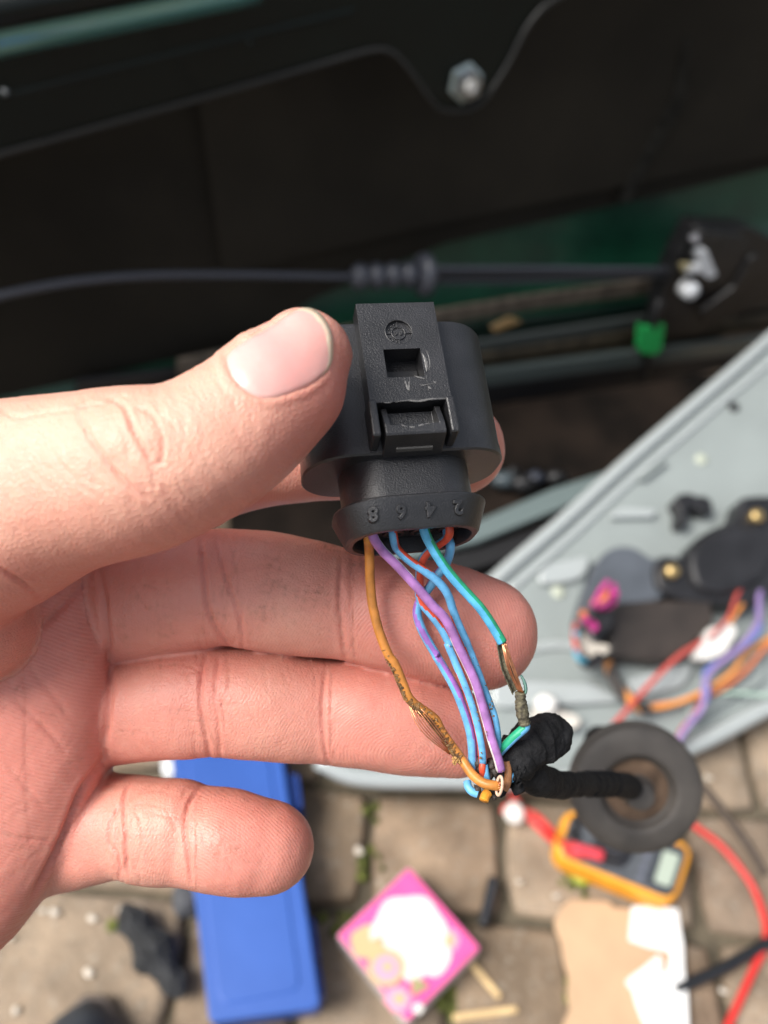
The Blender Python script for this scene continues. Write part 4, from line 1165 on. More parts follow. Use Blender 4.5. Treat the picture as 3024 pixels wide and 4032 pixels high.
# ---- thumb nail: curved plate lying in its bed
def surf_z(P, z0=40.0, z1=0.0):
    lo = np.full(len(P), z1); hi = np.full(len(P), z0)
    zs = np.linspace(z0, z1, 80)
    hit = np.full(len(P), z1); done = np.zeros(len(P), bool)
    for z in zs:
        X = np.stack([(P[:, 0]-1512)/FPX*(FOCUS*1000-z), -(P[:, 1]-2016)/FPX*(FOCUS*1000-z), np.full(len(P), z)], 1)
        d = eval_prim(PR['thumb'], X)[0]
        new = (d < 0) & ~done
        hit[new] = z; done |= new
    for _ in range(12):
        X = np.stack([(P[:, 0]-1512)/FPX*(FOCUS*1000-hit), -(P[:, 1]-2016)/FPX*(FOCUS*1000-hit), hit], 1)
        d = eval_prim(PR['thumb'], X)[0]
        hit = hit+np.clip(d, -.5, .5)*-0.6
    return X
nu, nv = 26, 22
cb, ct, cl, ch = spline(NAIL_BASE, nv), spline(NAIL_TIP, nv), spline(NAIL_LOW, nu), spline(NAIL_HI, nu)
G = np.zeros((nu, nv, 2))
for i in range(nu):
    u = i/(nu-1)
    for j in range(nv):
        v = j/(nv-1)
        G[i, j] = (1-u)*cb[j]+u*ct[j]+(1-v)*cl[i]+v*ch[i]-((1-u)*(1-v)*cb[0]+(1-u)*v*cb[-1]+u*(1-v)*ct[0]+u*v*ct[-1])
axis_c = np.array([1110.0, 1450.0])
Gp = G.reshape(-1, 2)
Gs = axis_c+(Gp-axis_c)*0.985
NX = surf_z(Gs)
eps = 0.05
gn_ = np.stack([(eval_prim(PR['thumb'], NX+np.eye(3)[k]*eps)[0]-eval_prim(PR['thumb'], NX-np.eye(3)[k]*eps)[0]) for k in range(3)], 1)
gn_ /= np.linalg.norm(gn_, axis=1)[:, None]
NX3 = NX.reshape(nu, nv, 3); 
for _ in range(4):
    NX3[1:-1, 1:-1] = (NX3[:-2, 1:-1]+NX3[2:, 1:-1]+NX3[1:-1, :-2]+NX3[1:-1, 2:])/4
NX = NX3.reshape(-1, 3)
uu = np.repeat(np.linspace(0, 1, nu), nv); vv = np.tile(np.linspace(-1, 1, nv), nu)
lift = 0.10+0.18*(1-vv**2)*np.clip(uu*3, 0, 1)-0.28*np.clip(1-uu*9, 0, 1)-0.25*np.clip(np.abs(vv)*9-8, 0, 1)
top = NX+gn_*lift[:, None]
bot = NX-gn_*0.55
NVv = np.vstack([top, bot]); NF = []
for i in range(nu-1):
    for j in range(nv-1):
        a = i*nv+j
        NF.append([a, a+1, a+nv+1, a+nv])
ring_ = [j for j in range(nv)]+[i*nv+nv-1 for i in range(1, nu)]+[(nu-1)*nv+j for j in range(nv-2, -1, -1)]+[i*nv for i in range(nu-2, 0, -1)]
K = nu*nv
for a, b_ in zip(ring_, ring_[1:]+ring_[:1]): NF.append([b_, a, a+K, b_+K])
def nail_material():
    m = bpy.data.materials.new('nail'); m.use_nodes = True
    nt = m.node_tree; N = nt.nodes; L = nt.links; b = N['Principled BSDF']
    a = N.new('ShaderNodeAttribute'); a.attribute_name = 'along'
    cr = N.new('ShaderNodeValToRGB'); e = cr.color_ramp.elements
    e[0].position = 0.0; e[0].color = (0.70, 0.42, 0.38, 1)
    e[1].position = 1.0; e[1].color = (0.66, 0.52, 0.38, 1)
    for p, c in ((0.12, (0.70, 0.42, 0.38, 1)), (0.55, (0.69, 0.34, 0.31, 1)), (0.965, (0.69, 0.36, 0.32, 1)), (0.985, (0.70, 0.53, 0.40, 1))):
        k = e.new(p); k.color = c
    tc = N.new('ShaderNodeTexCoord'); nz = N.new('ShaderNodeTexNoise'); nz.inputs['Scale'].default_value = 500
    L.new(tc.outputs['Object'], nz.inputs['Vector'])
    ad = N.new('ShaderNodeMath'); ad.operation = 'MULTIPLY_ADD'; ad.inputs[1].default_value = 0.07; 
    L.new(nz.outputs['Fac'], ad.inputs[0]); L.new(a.outputs['Fac'], ad.inputs[2])
    L.new(ad.outputs[0], cr.inputs['Fac']); L.new(cr.outputs['Color'], b.inputs['Base Color'])
    b.inputs['Roughness'].default_value = 0.3
    b.inputs['Specular IOR Level'].default_value = 0.5
    b.inputs['Subsurface Weight'].default_value = 0.4
    b.inputs['Subsurface Radius'].default_value = (1, .4, .3); b.inputs['Subsurface Scale'].default_value = 0.001
    bp = N.new('ShaderNodeBump'); bp.inputs['Strength'].default_value = 0.3; bp.inputs['Distance'].default_value = 0.0002
    L.new(nz.outputs['Fac'], bp.inputs['Height']); L.new(bp.outputs['Normal'], b.inputs['Normal'])
    return m
nail = mesh('nail', c2w(NVv), NF, nail_material(), hand, smooth=True)
fix_normals(nail)
at_ = nail.data.attributes.new('along', 'FLOAT', 'POINT'); at_.data.foreach_set('value', np.r_[uu, uu].astype(np.float32))
tag(nail, 'short pink thumb nail')
# ================================================================== THE PLUG
black = material('black_plastic', (0.013, 0.013, 0.0145), rough=0.37, spec=0.75, bump=0.8, bscale=4600, bdist=0.00010, var=0.35, scale=260)
black_smooth = material('black_plastic_smooth', (0.012, 0.012, 0.013), rough=0.3, bump=0.15, bscale=2500, bdist=0.0001)
dark_in = material('dark_seal', (0.010, 0.010, 0.011), rough=0.35)
torn = material('torn_plastic', (0.13, 0.127, 0.123), rough=0.3, bump=0.6, bscale=4000, bdist=0.0001)

cu = np.array([0.128, -0.942, 0.310]); cu /= np.linalg.norm(cu)
cv = np.array([1.0, 0.075, 0.0]); cv[2] = -(cv[0]*cu[0]+cv[1]*cu[1])/cu[2]; cv /= np.linalg.norm(cv)
cw = np.cross(cv, -cu)
CO = p2c(1584, 1868, 1.0)
def K(P):
    P = np.asarray(P, float)
    return c2w(CO+P[:, :1]*cv+P[:, 1:2]*cu+P[:, 2:3]*cw)
wv, wu, ww = [np.array(x) @ RCAM for x in (cv, cu, cw)]

def rrect(ha, hc, r, seg=8):
    out = []
    for sx, sy, a0 in ((1, 1, 0), (-1, 1, 90), (-1, -1, 180), (1, -1, 270)):
        for i in range(seg+1):
            a = math.radians(a0+90*i/seg)
            out.append((sx*(ha-r)+r*math.cos(a), sy*(hc-r)+r*math.sin(a)))
    return np.array(out)

def loft(rings):
    """rings: (ha, hc, r, b) -> verts in plug space"""
    V = []; F = []
    for ha, hc, r, b in rings:
        q = rrect(ha, hc, min(r, ha*0.99, hc*0.99))
        V.append(np.stack([q[:, 0], np.full(len(q), b), q[:, 1]], 1))
    n = len(V[0])
    for i in range(len(rings)-1):
        for k in range(n):
            F.append([i*n+k, i*n+(k+1) % n, (i+1)*n+(k+1) % n, (i+1)*n+k])
    F.append(list(range(n))[::-1]); F.append([(len(rings)-1)*n+k for k in range(n)])
    return np.vstack(V), F

plug = empty('plug', K([(0, 10, 0)])[0], 'black plastic eight-way plug with a latch tab, numbered collar and cut wires', 'plug')
def kmesh(name, geo, mat, parent=plug, bevel=0.0, segs=2, smooth=False, angle=35):
    V, F = geo
    o = mesh(name, K(V), F, mat, parent, smooth=smooth, bevel=bevel, segs=segs, angle=angle)
    fix_normals(o)
    return o
def kbox(a0, a1, b0, b1, c0, c1):
    return box_geo(((a0+a1)/2, (b0+b1)/2, (c0+c1)/2), np.eye(3), ((a1-a0)/2, (b1-b0)/2, (c1-c0)/2))
def smooth_angle(o, deg=40):
    o.data.polygons.foreach_set('use_smooth', [True]*len(o.data.polygons))
    o.data.set_sharp_from_angle(angle=math.radians(deg))
    return o

HWID, HTHK = 14.4, 7.9
housing = smooth_angle(kmesh('housing', loft([(HWID-.9, HTHK-.9, 6.3, -20.4), (HWID-.25, HTHK-.25, 6.6, -20.3), (HWID, HTHK, 6.8, -19.8), (HWID, HTHK, 6.8, -2.2), (HWID+.06, HTHK+.06, 6.8, -2.0), (HWID+.1, HTHK+.1, 6.8, -0.25), (HWID-.15, HTHK-.15, 6.7, 0.0)]), black), 30)
neck = smooth_angle(kmesh('neck', loft([(9.25, 6.5, 5.6, -0.5), (9.25, 6.5, 5.6, 6.6)]), black), 30)
collar = smooth_angle(kmesh('collar', loft([(9.2, 6.4, 5.6, 5.6), (10.4, 7.5, 6.2, 5.75), (10.75, 7.8, 6.4, 5.95), (10.8, 7.85, 6.4, 6.2), (9.4, 6.5, 5.6, 9.9), (9.1, 6.25, 5.4, 10.15), (8.4, 5.6, 5.0, 10.15), (8.2, 5.4, 4.9, 9.7), (8.2, 5.4, 4.9, 7.6)]), black), 28)
# wire seal with raised rings round the eight holes
sp = [kbox(-8.0, 8.0, 7.3, 7.9, -5.0, 5.0)]
HOLES = [(a, c) for c in (2.3, -2.3) for a in (-6.0, -2.0, 2.0, 6.0)]
for a, c in HOLES:
    ang = np.linspace(0, 2*math.pi, 17)[:-1]
    V = []
    for rr, b in ((1.75, 7.8), (1.6, 8.25), (1.15, 8.3), (0.95, 7.95)):
        V.append(np.stack([a+rr*np.cos(ang), np.full(16, b), c+rr*np.sin(ang)], 1))
    F = [[i*16+k, i*16+(k+1) % 16, (i+1)*16+(k+1) % 16, (i+1)*16+k] for i in range(3) for k in range(16)]
    sp.append((np.vstack(V), F))
kmesh('wire_seal', join_geo(sp), dark_in)

def boolean(o, cutters):
    for c in cutters:
        V, F = c
        me = bpy.data.meshes.new('cutter'); me.from_pydata(K(V).tolist(), [], F)
        bm = bmesh.new(); bm.from_mesh(me); bmesh.ops.recalc_face_normals(bm, faces=bm.faces); bm.to_mesh(me); bm.free()
        co = bpy.data.objects.new('cutter', me); COL.objects.link(co)
        md = o.modifiers.new('cut', 'BOOLEAN'); md.operation = 'DIFFERENCE'; md.solver = 'EXACT'; md.object = co
        bpy.context.view_layer.update()
        dg = bpy.context.evaluated_depsgraph_get()
        nm = bpy.data.meshes.new_from_object(o.evaluated_get(dg))
        o.modifiers.clear(); o.data = nm
        bpy.data.objects.remove(co); bpy.data.meshes.remove(me)
    return o

def prism_a(prof, a0, a1):
    """side profile (b,c) stretched from a0 to a1"""
    n = len(prof)
    V = [(a0, b, c) for b, c in prof]+[(a1, b, c) for b, c in prof]
    F = [list(range(n))[::-1], list(range(n, 2*n))]+[[i, (i+1) % n, n+(i+1) % n, n+i] for i in range(n)]
    return np.array(V), F
def cyl_c(a, b, r, c0, c1, seg=40):
    ang = np.linspace(0, 2*math.pi, seg+1)[:-1]
    V = np.vstack([np.stack([a+r*np.cos(ang), b+r*np.sin(ang), np.full(seg, c)], 1) for c in (c0, c1)])
    F = [list(range(seg))[::-1], list(range(seg, 2*seg))]+[[i, (i+1) % seg, seg+(i+1) % seg, seg+i] for i in range(seg)]
    return V, F

TH = 11.6       # height of the tab's face above the plug's middle plane
tabtop = lambda b: 11.0+(TH-11.0)*min(1, max(0, (b+21.4)/14.0))
tab = kmesh('latch_tab', prism_a([(-21.4, 7.5), (-21.4, 11.0), (-7.4, TH), (-5.8, TH+.05), (-5.8, 7.5)], -5.55, 5.55), black)
boolean(tab, [kbox(-2.7, 2.45, -13.9, -9.5, 7.7, 14), cyl_c(-.15, -16.6, 1.85, tabtop(-16.6)-0.42, 14), kbox(-2.55, 2.6, -9.6, -7.3, TH-.12, 14)])
bv = tab.modifiers.new('bevel', 'BEVEL'); bv.width = 0.0003; bv.segments = 2; bv.limit_method = 'ANGLE'; bv.angle_limit = math.radians(40)
kmesh('latch_floor', kbox(-2.6, 2.4, -12.2, -9.7, 7.6, 8.3), dark_in, tab, bevel=.0001)
# side wings beside the release lever
for sgn in (-1, 1):
    kmesh('wing', prism_a([(-6.4, 7.4), (-6.4, TH-.1), (-6.1, TH+.28), (-1.2, TH+.5), (-0.9, TH+.35), (-0.5, 7.4)], *sorted((sgn*4.72, sgn*5.8))), black, tab, bevel=.00022)
lever = kmesh('release_lever', prism_a([(-5.4, 7.6), (-5.4, 10.6), (-2.6, TH+.25), (-1.25, TH+.4), (-0.95, TH+.2), (0.35, 7.6)], -4.05, 4.05), black)
boolean(lever, [kbox(-3.25, 3.25, -7, -2.45, 9.2, 14)])
bv = lever.modifiers.new('bevel', 'BEVEL'); bv.width = 0.0002; bv.segments = 2; bv.limit_method = 'ANGLE'; bv.angle_limit = math.radians(40)
kmesh('lever_window', box_geo((0.1, -0.15, 9.1), np.array([[1, 0, 0], [0, 1, 0.0], [0, -.3, 1]]), (2.5, .28, .32)), material('worn_plastic', (0.06, 0.058, 0.055), rough=.4, bump=.5, bscale=3000, bdist=.0001), lever, bevel=.00008)

# date stamp in the round recess
sc_ = tabtop(-16.6)-0.42
def ring_c(a, b, r0, r1, c0, c1, seg=40):
    ang = np.linspace(0, 2*math.pi, seg+1)[:-1]; V = []
    for r, c in ((r1, c0), (r1-.03, c1), (r0+.03, c1), (r0, c0)):
        V.append(np.stack([a+r*np.cos(ang), b+r*np.sin(ang), np.full(seg, c)], 1))
    F = [[i*seg+k, i*seg+(k+1) % seg, (i+1)*seg+(k+1) % seg, (i+1)*seg+k] for i in range(3) for k in range(seg)]
    return np.vstack(V), F
SA, SB = -.15, -16.6
kmesh('stamp_rim', ring_c(SA, SB, 1.82, 1.98, tabtop(-16.6)-.12, tabtop(-16.6)+.10), black, tab, smooth=True)
kmesh('date_stamp', ring_c(SA, SB, .86, 1.04, sc_-.02, sc_+.20), black, tab, smooth=True)
for i, (x, y) in enumerate(((1, 0), (-1, 0), (0, 1), (0, -1))):
    kmesh('stamp_mark', kbox(SA+x*1.4-(.4 if x else .07), SA+x*1.4+(.4 if x else .07), SB+y*1.4-(.4 if y else .07), SB+y*1.4+(.4 if y else .07), sc_-.02, sc_+.16), black, tab)
for dg_ in (108, 130, 152, 208, 230, 252):
    x, y = SA+1.42*math.cos(math.radians(dg_)), SB+1.42*math.sin(math.radians(dg_))
    V, F = revolve_geo((x, y, sc_-.02), (0, 0, 1), [(.15, 0), (.14, .1), (.09, .17), (.02, .2)], 12)
    kmesh('stamp_dot', (V, F), black, tab, smooth=True)

def text_geo(s, size, depth):
    cu_ = bpy.data.curves.new('t', 'FONT'); cu_.body = s; cu_.size = size; cu_.extrude = depth/2; cu_.align_x = 'CENTER'; cu_.align_y = 'CENTER'
    cu_.bevel_depth = depth*.25; cu_.resolution_u = 4; cu_.offset = 0.012*size
    ob = bpy.data.objects.new('t', cu_); COL.objects.link(ob)
    bpy.context.view_layer.update()
    me = bpy.data.meshes.new_from_object(ob.evaluated_get(bpy.context.evaluated_depsgraph_get()))
    V = np.array([v.co[:] for v in me.vertices]); F = [list(p.vertices) for p in me.polygons]
    bpy.data.objects.remove(ob); bpy.data.meshes.remove(me)
    return V, F
for dx in (-.36, .36):
    V, F = text_geo('0', .78, .16)
    kmesh('stamp_digit', (np.stack([SA+dx+V[:, 0], SB-V[:, 1], sc_+.06+V[:, 2]], 1), F), black, tab)
# raised digits on the sloping face of the collar, standing on their heads
sl = math.atan2(7.85-6.5, 9.9-6.2)
for ch, a in (('8', -6.25), ('6', -2.5), ('4', 1.45), ('2', 5.3)):
    V, F = text_geo(ch, 2.7, .5)
    V[:, 0] *= 0.95
    bend = max(0.0, abs(a)-4.4)
    yaw = math.atan2(bend*0.55, 2.2)*(1 if a > 0 else -1)*0.55
    x, y, z = -V[:, 0], V[:, 1], V[:, 2]        # turned by half a turn in the face
    b = 8.0+y*math.cos(sl)*0.95
    cc_ = 7.85-(b-6.2)*math.tan(sl)-bend**2*0.085+z-x*math.tan(yaw)-.02
    kmesh('digit', (np.stack([a+x*math.cos(yaw), b, cc_], 1), F), black, collar)
# torn lips and scratches left by a screwdriver
def sliver(pts, w, h, mat=torn, parent=tab, name='scratch'):
    P = spline(pts, 14); W = w*np.sin(np.linspace(0.15, math.pi-.1, 14))
    V = []; F = []
    T = np.gradient(P, axis=0); T /= np.linalg.norm(T, axis=1)[:, None]
    S = np.stack([-T[:, 1], T[:, 0], np.zeros(14)], 1)
    for i in range(14):
        j = 0.3*W[i]*math.sin(i*2.3)
        V += [P[i]-S[i]*(W[i]+j), P[i]+[0, 0, h*(0.6+0.4*math.sin(i*1.7))], P[i]+S[i]*W[i]]
    for i in range(13):
        for k in (0, 1): F.append([i*3+k, i*3+k+1, i*3+k+4, i*3+k+3])
    return kmesh(name, (np.array(V), F), mat, parent, smooth=True)
t_ = lambda a, b, dz=.02: (a, b, tabtop(b)+dz)
sliver([t_(2.62,-13.0), t_(2.85,-12.2), t_(2.9,-11.2), t_(2.75,-10.1)], .22, .16)
sliver([t_(3.3,-13.5), t_(3.45,-12.2), t_(3.35,-11.0), t_(2.95,-10.2)], .06, .06)
sliver([t_(-.45,-9.45,-.1), t_(-.35,-8.7,-.1), t_(-.05,-7.4,-.1)], .2, .12)
sliver([t_(.35,-9.4,-.1), t_(.1,-8.4,-.1), t_(-.02,-7.4,-.1)], .1, .16)
sliver([t_(1.0,-9.55), t_(2.0,-9.2,.0), t_(2.4,-9.05)], .12, .12)
sliver([t_(.7,-8.8,-.1), t_(1.7,-8.2,-.1), t_(2.6,-8.2), t_(3.6,-8.35)], .05, .05)
sliver([t_(3.5,-8.6), t_(3.75,-8.3)], .14, .1)
sliver([t_(2.6,-7.9), t_(3.0,-7.5)], .14, .1)
sliver([t_(-2.2,-5.75), t_(-.8,-5.95), t_(1.0,-5.8), t_(3.0,-6.0), t_(5.2,-5.9)], .16, .16)
sliver([t_(-3.8,-5.8), t_(-2.6,-5.75)], .1, .1)
lv = lambda a, b: (a, b, TH+.25)
sliver([lv(-1.9,-2.35), lv(-1.0,-1.95), lv(.1,-1.95), lv(1.0,-2.2), lv(2.2,-2.35)], .2, .16, parent=lever)
sliver([lv(-.9,-2.0), lv(-.5,-1.75), lv(.1,-1.75)], .16, .14, parent=lever)

# ================================================================== THE WIRES
def wire_mat(name, c):
    return material(name, c, rough=0.42, spec=0.45, bump=0.45, bscale=1500, bdist=0.00012, var=0.22, scale=500)
W_OR = wire_mat('orange_insulation', (0.52, 0.205, 0.04)); W_PU = wire_mat('purple_insulation', (0.35, 0.16, 0.41)); W_WH = wire_mat('white_insulation', (0.72, 0.68, 0.64))
W_BL = wire_mat('blue_insulation', (0.125, 0.38, 0.64)); W_RD = wire_mat('red_insulation', (0.62, 0.075, 0.035)); W_GR = wire_mat('green_insulation', (0.02, 0.33, 0.17))
W_VI = wire_mat('violet_insulation', (0.31, 0.14, 0.48))
copper = material('copper', (0.80, 0.35, 0.18), rough=0.32, metal=1.0, var=.2, scale=900)
grime = material('grime', (0.10, 0.06, 0.03), rough=0.8, bump=.8, bscale=2500, bdist=.0002, color2=(.30, .19, .08), scale=1500)
corroded = material('corroded_insulation', (0.045, 0.038, 0.026), rough=.75, bump=1.0, bscale=1800, bdist=.00025, color2=(.17, .15, .09), scale=1300)
ZA = lambda x, y: (1380+x/2.676, 2080+y/2.676)
ZB = lambda x, y: (1500+x/2.37, 2500+y/2.37)
def hole(a, c, b=8.2): return K([(a, b, c)])[0]
def wpath(L):
    return [c2w(p2c(x, y, z)) for x, y, z in L]
RW = 0.00062
def exit_pt(xy, b):
    r0 = np.array([(xy[0]-1512)/FPX, -(xy[1]-2016)/FPX, -1.0]); c0 = np.array([0, 0, FOCUS*1000])
    return c2w(c0+r0*((CO+cu*b-c0).dot(cu)/r0.dot(cu)))
def wire(label, start, L, mat, stripe=None, r=RW, n=90):
    e = exit_pt(ZA(*start), 9.4)
    pts = [e-wu*.0022, e]+wpath(L)
    o = tube('wire', pts, r, mat, n=n, sides=20, stripe=stripe, origin=pts[-1])
    return tag(o, label, 'wire', 'wires between the plug and the taped loom')
az = lambda x, y, z: (*ZA(x, y), z)
bz_ = lambda x, y, z: (*ZB(x, y), z)
w_orange = wire('orange-brown wire with frayed insulation and bare copper, leftmost at the collar', (188, 110),
     [az(198,230,2.2), az(203,420,1.2), az(208,560,.6), az(232,800,.2), az(300,1080,0), az(398,1330,0), bz_(128,270,0), bz_(200,440,-.3), bz_(262,590,-.6), bz_(370,690,-.9), bz_(468,765,-1.2), bz_(542,865,-1.4), bz_(612,970,-1.5),
      bz_(690,1075,-1.4), bz_(770,1185,-1.0), bz_(850,1300,0.2), bz_(950,1380,1.4), bz_(1060,1405,1.8), bz_(1120,1405,1.2)], W_OR, r=.00070, n=130)
w_purple = wire('purple wire with a thin white stripe lying in front of the others', (238, 84),
     [az(330,230,4.2), az(470,370,4.0), az(620,530,3.8), az(760,690,3.6), az(880,830,3.4), az(980,930,3.2), az(1062,1070,2.8), az(1140,1250,2.4), bz_(800,260,2.0), bz_(880,440,1.7), bz_(942,640,1.4), bz_(992,820,1.2), bz_(1042,1000,1.2), bz_(1090,1150,1.2), bz_(1118,1262,.8)],
     W_PU, (W_WH, [(0,4.75),(.25,4.6),(.4,3.2),(.5,1.5),(1,1.15)], .45), r=.00068)
w_blured = wire('blue wire with a red stripe curving across in front of the red wire', (452, 84),
     [az(480,200,3.2), az(560,290,3.2), az(660,370,3.1), az(780,450,3.0), az(900,540,2.8), az(990,640,2.2), az(1042,740,1.6), az(1082,870,1.0), az(1140,1020,.6), az(1212,1180,.3), bz_(815,120,.2), bz_(885,300,.1), bz_(950,480,0), bz_(1010,640,0), bz_(1052,760,0), bz_(1078,900,0), bz_(1085,1020,-.4), bz_(1080,1120,-1.5)],
     W_BL, (W_RD, [(0,4.9),(.2,4.7),(.33,3.1),(.45,1.7),(.6,1.35),(1,1.2)], .95))
w_red = wire('red wire edged with blue, looping left behind the green-striped wire', (1045, 30),
     [az(1010,110,2.4), az(900,190,1.6), az(800,270,.9), az(745,370,.5), az(728,480,.2), az(730,600,-.2), az(722,690,-.5), az(760,800,-.6), az(850,910,-.5), az(935,1020,-.4), az(1000,1130,-.3), az(1060,1260,-.3), bz_(620,70,-.3), bz_(690,240,-.3), bz_(765,420,-.3), bz_(832,600,-.4), bz_(880,760,-.5), bz_(918,920,-.5), bz_(945,1080,-.5), bz_(950,1190,-1.0)],
     W_RD, (W_BL, [(0,2.3),(.33,2.1),(.45,.9),(.6,.45),(1,.25)], 1.0))
w_green_pts = [az(850,180,4.0), az(940,330,3.9), az(1040,470,3.7), az(1150,600,3.4), az(1260,720,3.1), az(1360,830,2.8), az(1440,940,2.5), az(1510,1050,2.2), az(1578,1165,2.0), az(1600,1205,2.0)]
w_green = wire('blue wire with a green stripe, stripped to bare copper beside the fingertip', (785, 40), w_green_pts, wire_mat('teal_insulation', (0.095, .42, .68)), (W_GR, [(0,4.8),(1,5.2)], .95), r=.00072)
w_blupur = wire('blue wire with a violet stripe, rearmost and rightmost at the collar', (1030, 110),
     [az(1052,170,.8), az(1040,280,0), az(990,400,-.6), az(920,490,-.9), az(840,610,-1.2), az(780,690,-1.5), az(722,790,-1.7), az(702,900,-1.6), az(745,1050,-1.5), az(822,1200,-1.4), az(912,1350,-1.4), bz_(520,200,-1.4), bz_(610,350,-1.4), bz_(692,500,-1.4), bz_(765,680,-1.5), bz_(820,850,-1.6), bz_(848,1000,-1.7), bz_(855,1150,-1.8), bz_(850,1270,-2.2)],
     W_BL, (W_VI, [(0,1.9),(.3,1.7),(.42,.4),(.6,-.2),(1,-1.0)], .58), r=.00068)
# --- bare copper and torn insulation, parts of their wires
def strands(parent, starts, mids, ends, r, name='copper_strand'):
    for s, m, e in zip(starts, mids, ends):
        tube(name, [c2w(p2c(*s))]+[c2w(p2c(*q)) for q in m]+[c2w(p2c(*e))], r, copper, parent, n=24, sides=6)
N_ = 7
strands(w_orange, [(*ZB(258+4*i, 640-4*i), -.8-.05*i) for i in range(N_)],
        [[(*ZB(318+17*i, 808-12*i), .1+.3*math.sin(i*2.1)), (*ZB(440+17*i, 958-11*i), .2+.3*math.sin(i*1.7+1))] for i in range(N_)],
        [(*ZB(640+6*i, 1115-5*i), -1.2) for i in range(N_)], .000085)
strands(w_green, [(*ZB(1128+7*i, 60+3*i), 2.0+.1*(i % 2)) for i in range(6)],
        [[(*ZB(1150+11*i, 180+4*i), 2.5+.25*math.sin(i)), (*ZB(1190+14*i, 330+10*((i*7) % 3)), 2.4+.2*math.cos(i*2))] for i in range(6)],
        [(*ZB(1282+9*i, 525+3*i), 1.6) for i in range(6)], .00011)
# the slit sleeve left along the copper, the corroded sleeve and the wire's far end
def half_sleeve(name, pts, r, a0, a1, mat, parent, n=26, seg=8, jag=.25, th=.0002):
    P = spline(pts, n); T = np.gradient(P[:, :3], axis=0); T /= np.linalg.norm(T, axis=1)[:, None]
    ref = -np.array(FWD); V = []; jr_ = random.Random(n)
    rr = P[:, 3] if P.shape[1] > 3 else np.full(n, r)
    for i in range(n):
        Nn = ref-T[i]*ref.dot(T[i]); Nn /= np.linalg.norm(Nn); B = np.cross(T[i], Nn)
        j0 = jag*jr_.uniform(-.7, .7); j1 = jag*jr_.uniform(-.7, .7)
        for q in (rr[i], rr[i]-th):
            for k in range(seg+1):
                a = (a0+j0)+((a1+j1)-(a0+j0))*k/seg
                V.append(P[i, :3]+q*(math.cos(a)*Nn+math.sin(a)*B))
    m = seg+1; F = []
    for i in range(n-1):
        for k in range(seg):
            F.append([i*2*m+k, i*2*m+k+1, (i+1)*2*m+k+1, (i+1)*2*m+k])
            F.append([i*2*m+m+k, (i+1)*2*m+m+k, (i+1)*2*m+m+k+1, i*2*m+m+k+1])
        for k in (0, seg):
            F.append([i*2*m+k, (i+1)*2*m+k, (i+1)*2*m+m+k, i*2*m+m+k])
    o = mesh(name, V, F, mat, parent, smooth=True); fix_normals(o); return o
def wz(L, rs): return [np.r_[c2w(p2c(*q)), r] for q, r in zip(L, rs)]
half_sleeve('torn_sleeve', wz([bz_(1120,60,1.5), bz_(1135,160,1.2), bz_(1165,300,1.1), bz_(1222,430,1.1), bz_(1275,530,1.0)], [.0007, .00068, .00072, .00078, .0009]), 0, 1.5, 4.6, corroded, w_green)
half_sleeve('split_flap', wz([bz_(1298,380,1.2), bz_(1325,450,1.3), bz_(1335,520,1.3), bz_(1318,560,1.1)], [.0003, .0005, .0005, .0004]), 0, 3.3, 6.0, material('verdigris', (.12, .24, .20), rough=.6, bump=.5, bscale=2500, bdist=.0001), w_green, n=14)
P_ = spline(wz([bz_(1300,535,1.2), bz_(1303,600,1.1), bz_(1312,680,.9), bz_(1325,760,.7), bz_(1342,835,.5)], [.00078, .00082, .0009, .00088, .00076]), 26)
V_, F_ = tube_geo(P_[:, :3], P_[:, 3]*(1+.08*np.random.RandomState(4).normal(size=26)), 14)
mesh('corroded_sleeve', V_, F_, corroded, w_green, smooth=True)
tube('wire_end', wpath([bz_(1342,830,.5), bz_(1350,858,.4), bz_(1310,895,.3), bz_(1230,965,0), bz_(1150,1045,-.6), bz_(1090,1110,-1.5)]), .00068, W_BL, w_green, n=40, stripe=(W_GR, [(0,1.2),(1,1.0)], 1.0))
# frayed crumbs and dirt on the orange wire's insulation
def crumbs(parent, spots, name='frayed_edge', mat=grime, seed=1):
    r2 = random.Random(seed); parts = []
    for x, y, z, s in spots:
        c = c2w(p2c(*ZB(x, y), z))
        bm = bmesh.new(); bmesh.ops.create_icosphere(bm, subdivisions=1, radius=1.0)
        ax = [r2.uniform(.5, 1.2) for _ in range(3)]
        V = [c+np.array([v.co.x*ax[0], v.co.y*ax[1], v.co.z*ax[2]])*s*.001*r2.uniform(.7, 1.2) for v in bm.verts]
        F = [[v.index for v in f.verts] for f in bm.faces]; bm.free(); parts.append((V, F))
    V, F = join_geo(parts)
    return mesh(name, V, F, mat, parent)
burnt = material('burnt_insulation', (.07, .038, .016), rough=.7, bump=1.0, bscale=1500, bdist=.0004, color2=(.36, .17, .045), scale=800)
half_sleeve('burnt_insulation', wz([bz_(40,120,0), bz_(88,200,0), bz_(128,275,0), bz_(198,442,-.3), bz_(258,592,-.6)], [.00072,.00076,.00078,.00082,.00078]), 0, .5, 2.5, burnt, w_orange, n=40, jag=.8)
half_sleeve('burnt_insulation', wz([bz_(262,592,-.6), bz_(368,690,-.9), bz_(468,766,-1.2), bz_(542,866,-1.4), bz_(612,970,-1.5), bz_(690,1075,-1.4), bz_(762,1175,-1.0)], [.00076,.00086,.0009,.00086,.00084,.00086,.00078]), 0, -.2, 2.6, burnt, w_orange, n=60, jag=1.0)
half_sleeve('burnt_insulation', wz([bz_(330,655,-.8), bz_(420,735,-1.0), bz_(500,800,-1.3), bz_(560,890,-1.4)], [.0007,.0009,.0009,.0007]), 0, -1.9, -.3, W_OR, w_orange, n=30, jag=.9)
r3 = random.Random(5); spots = []
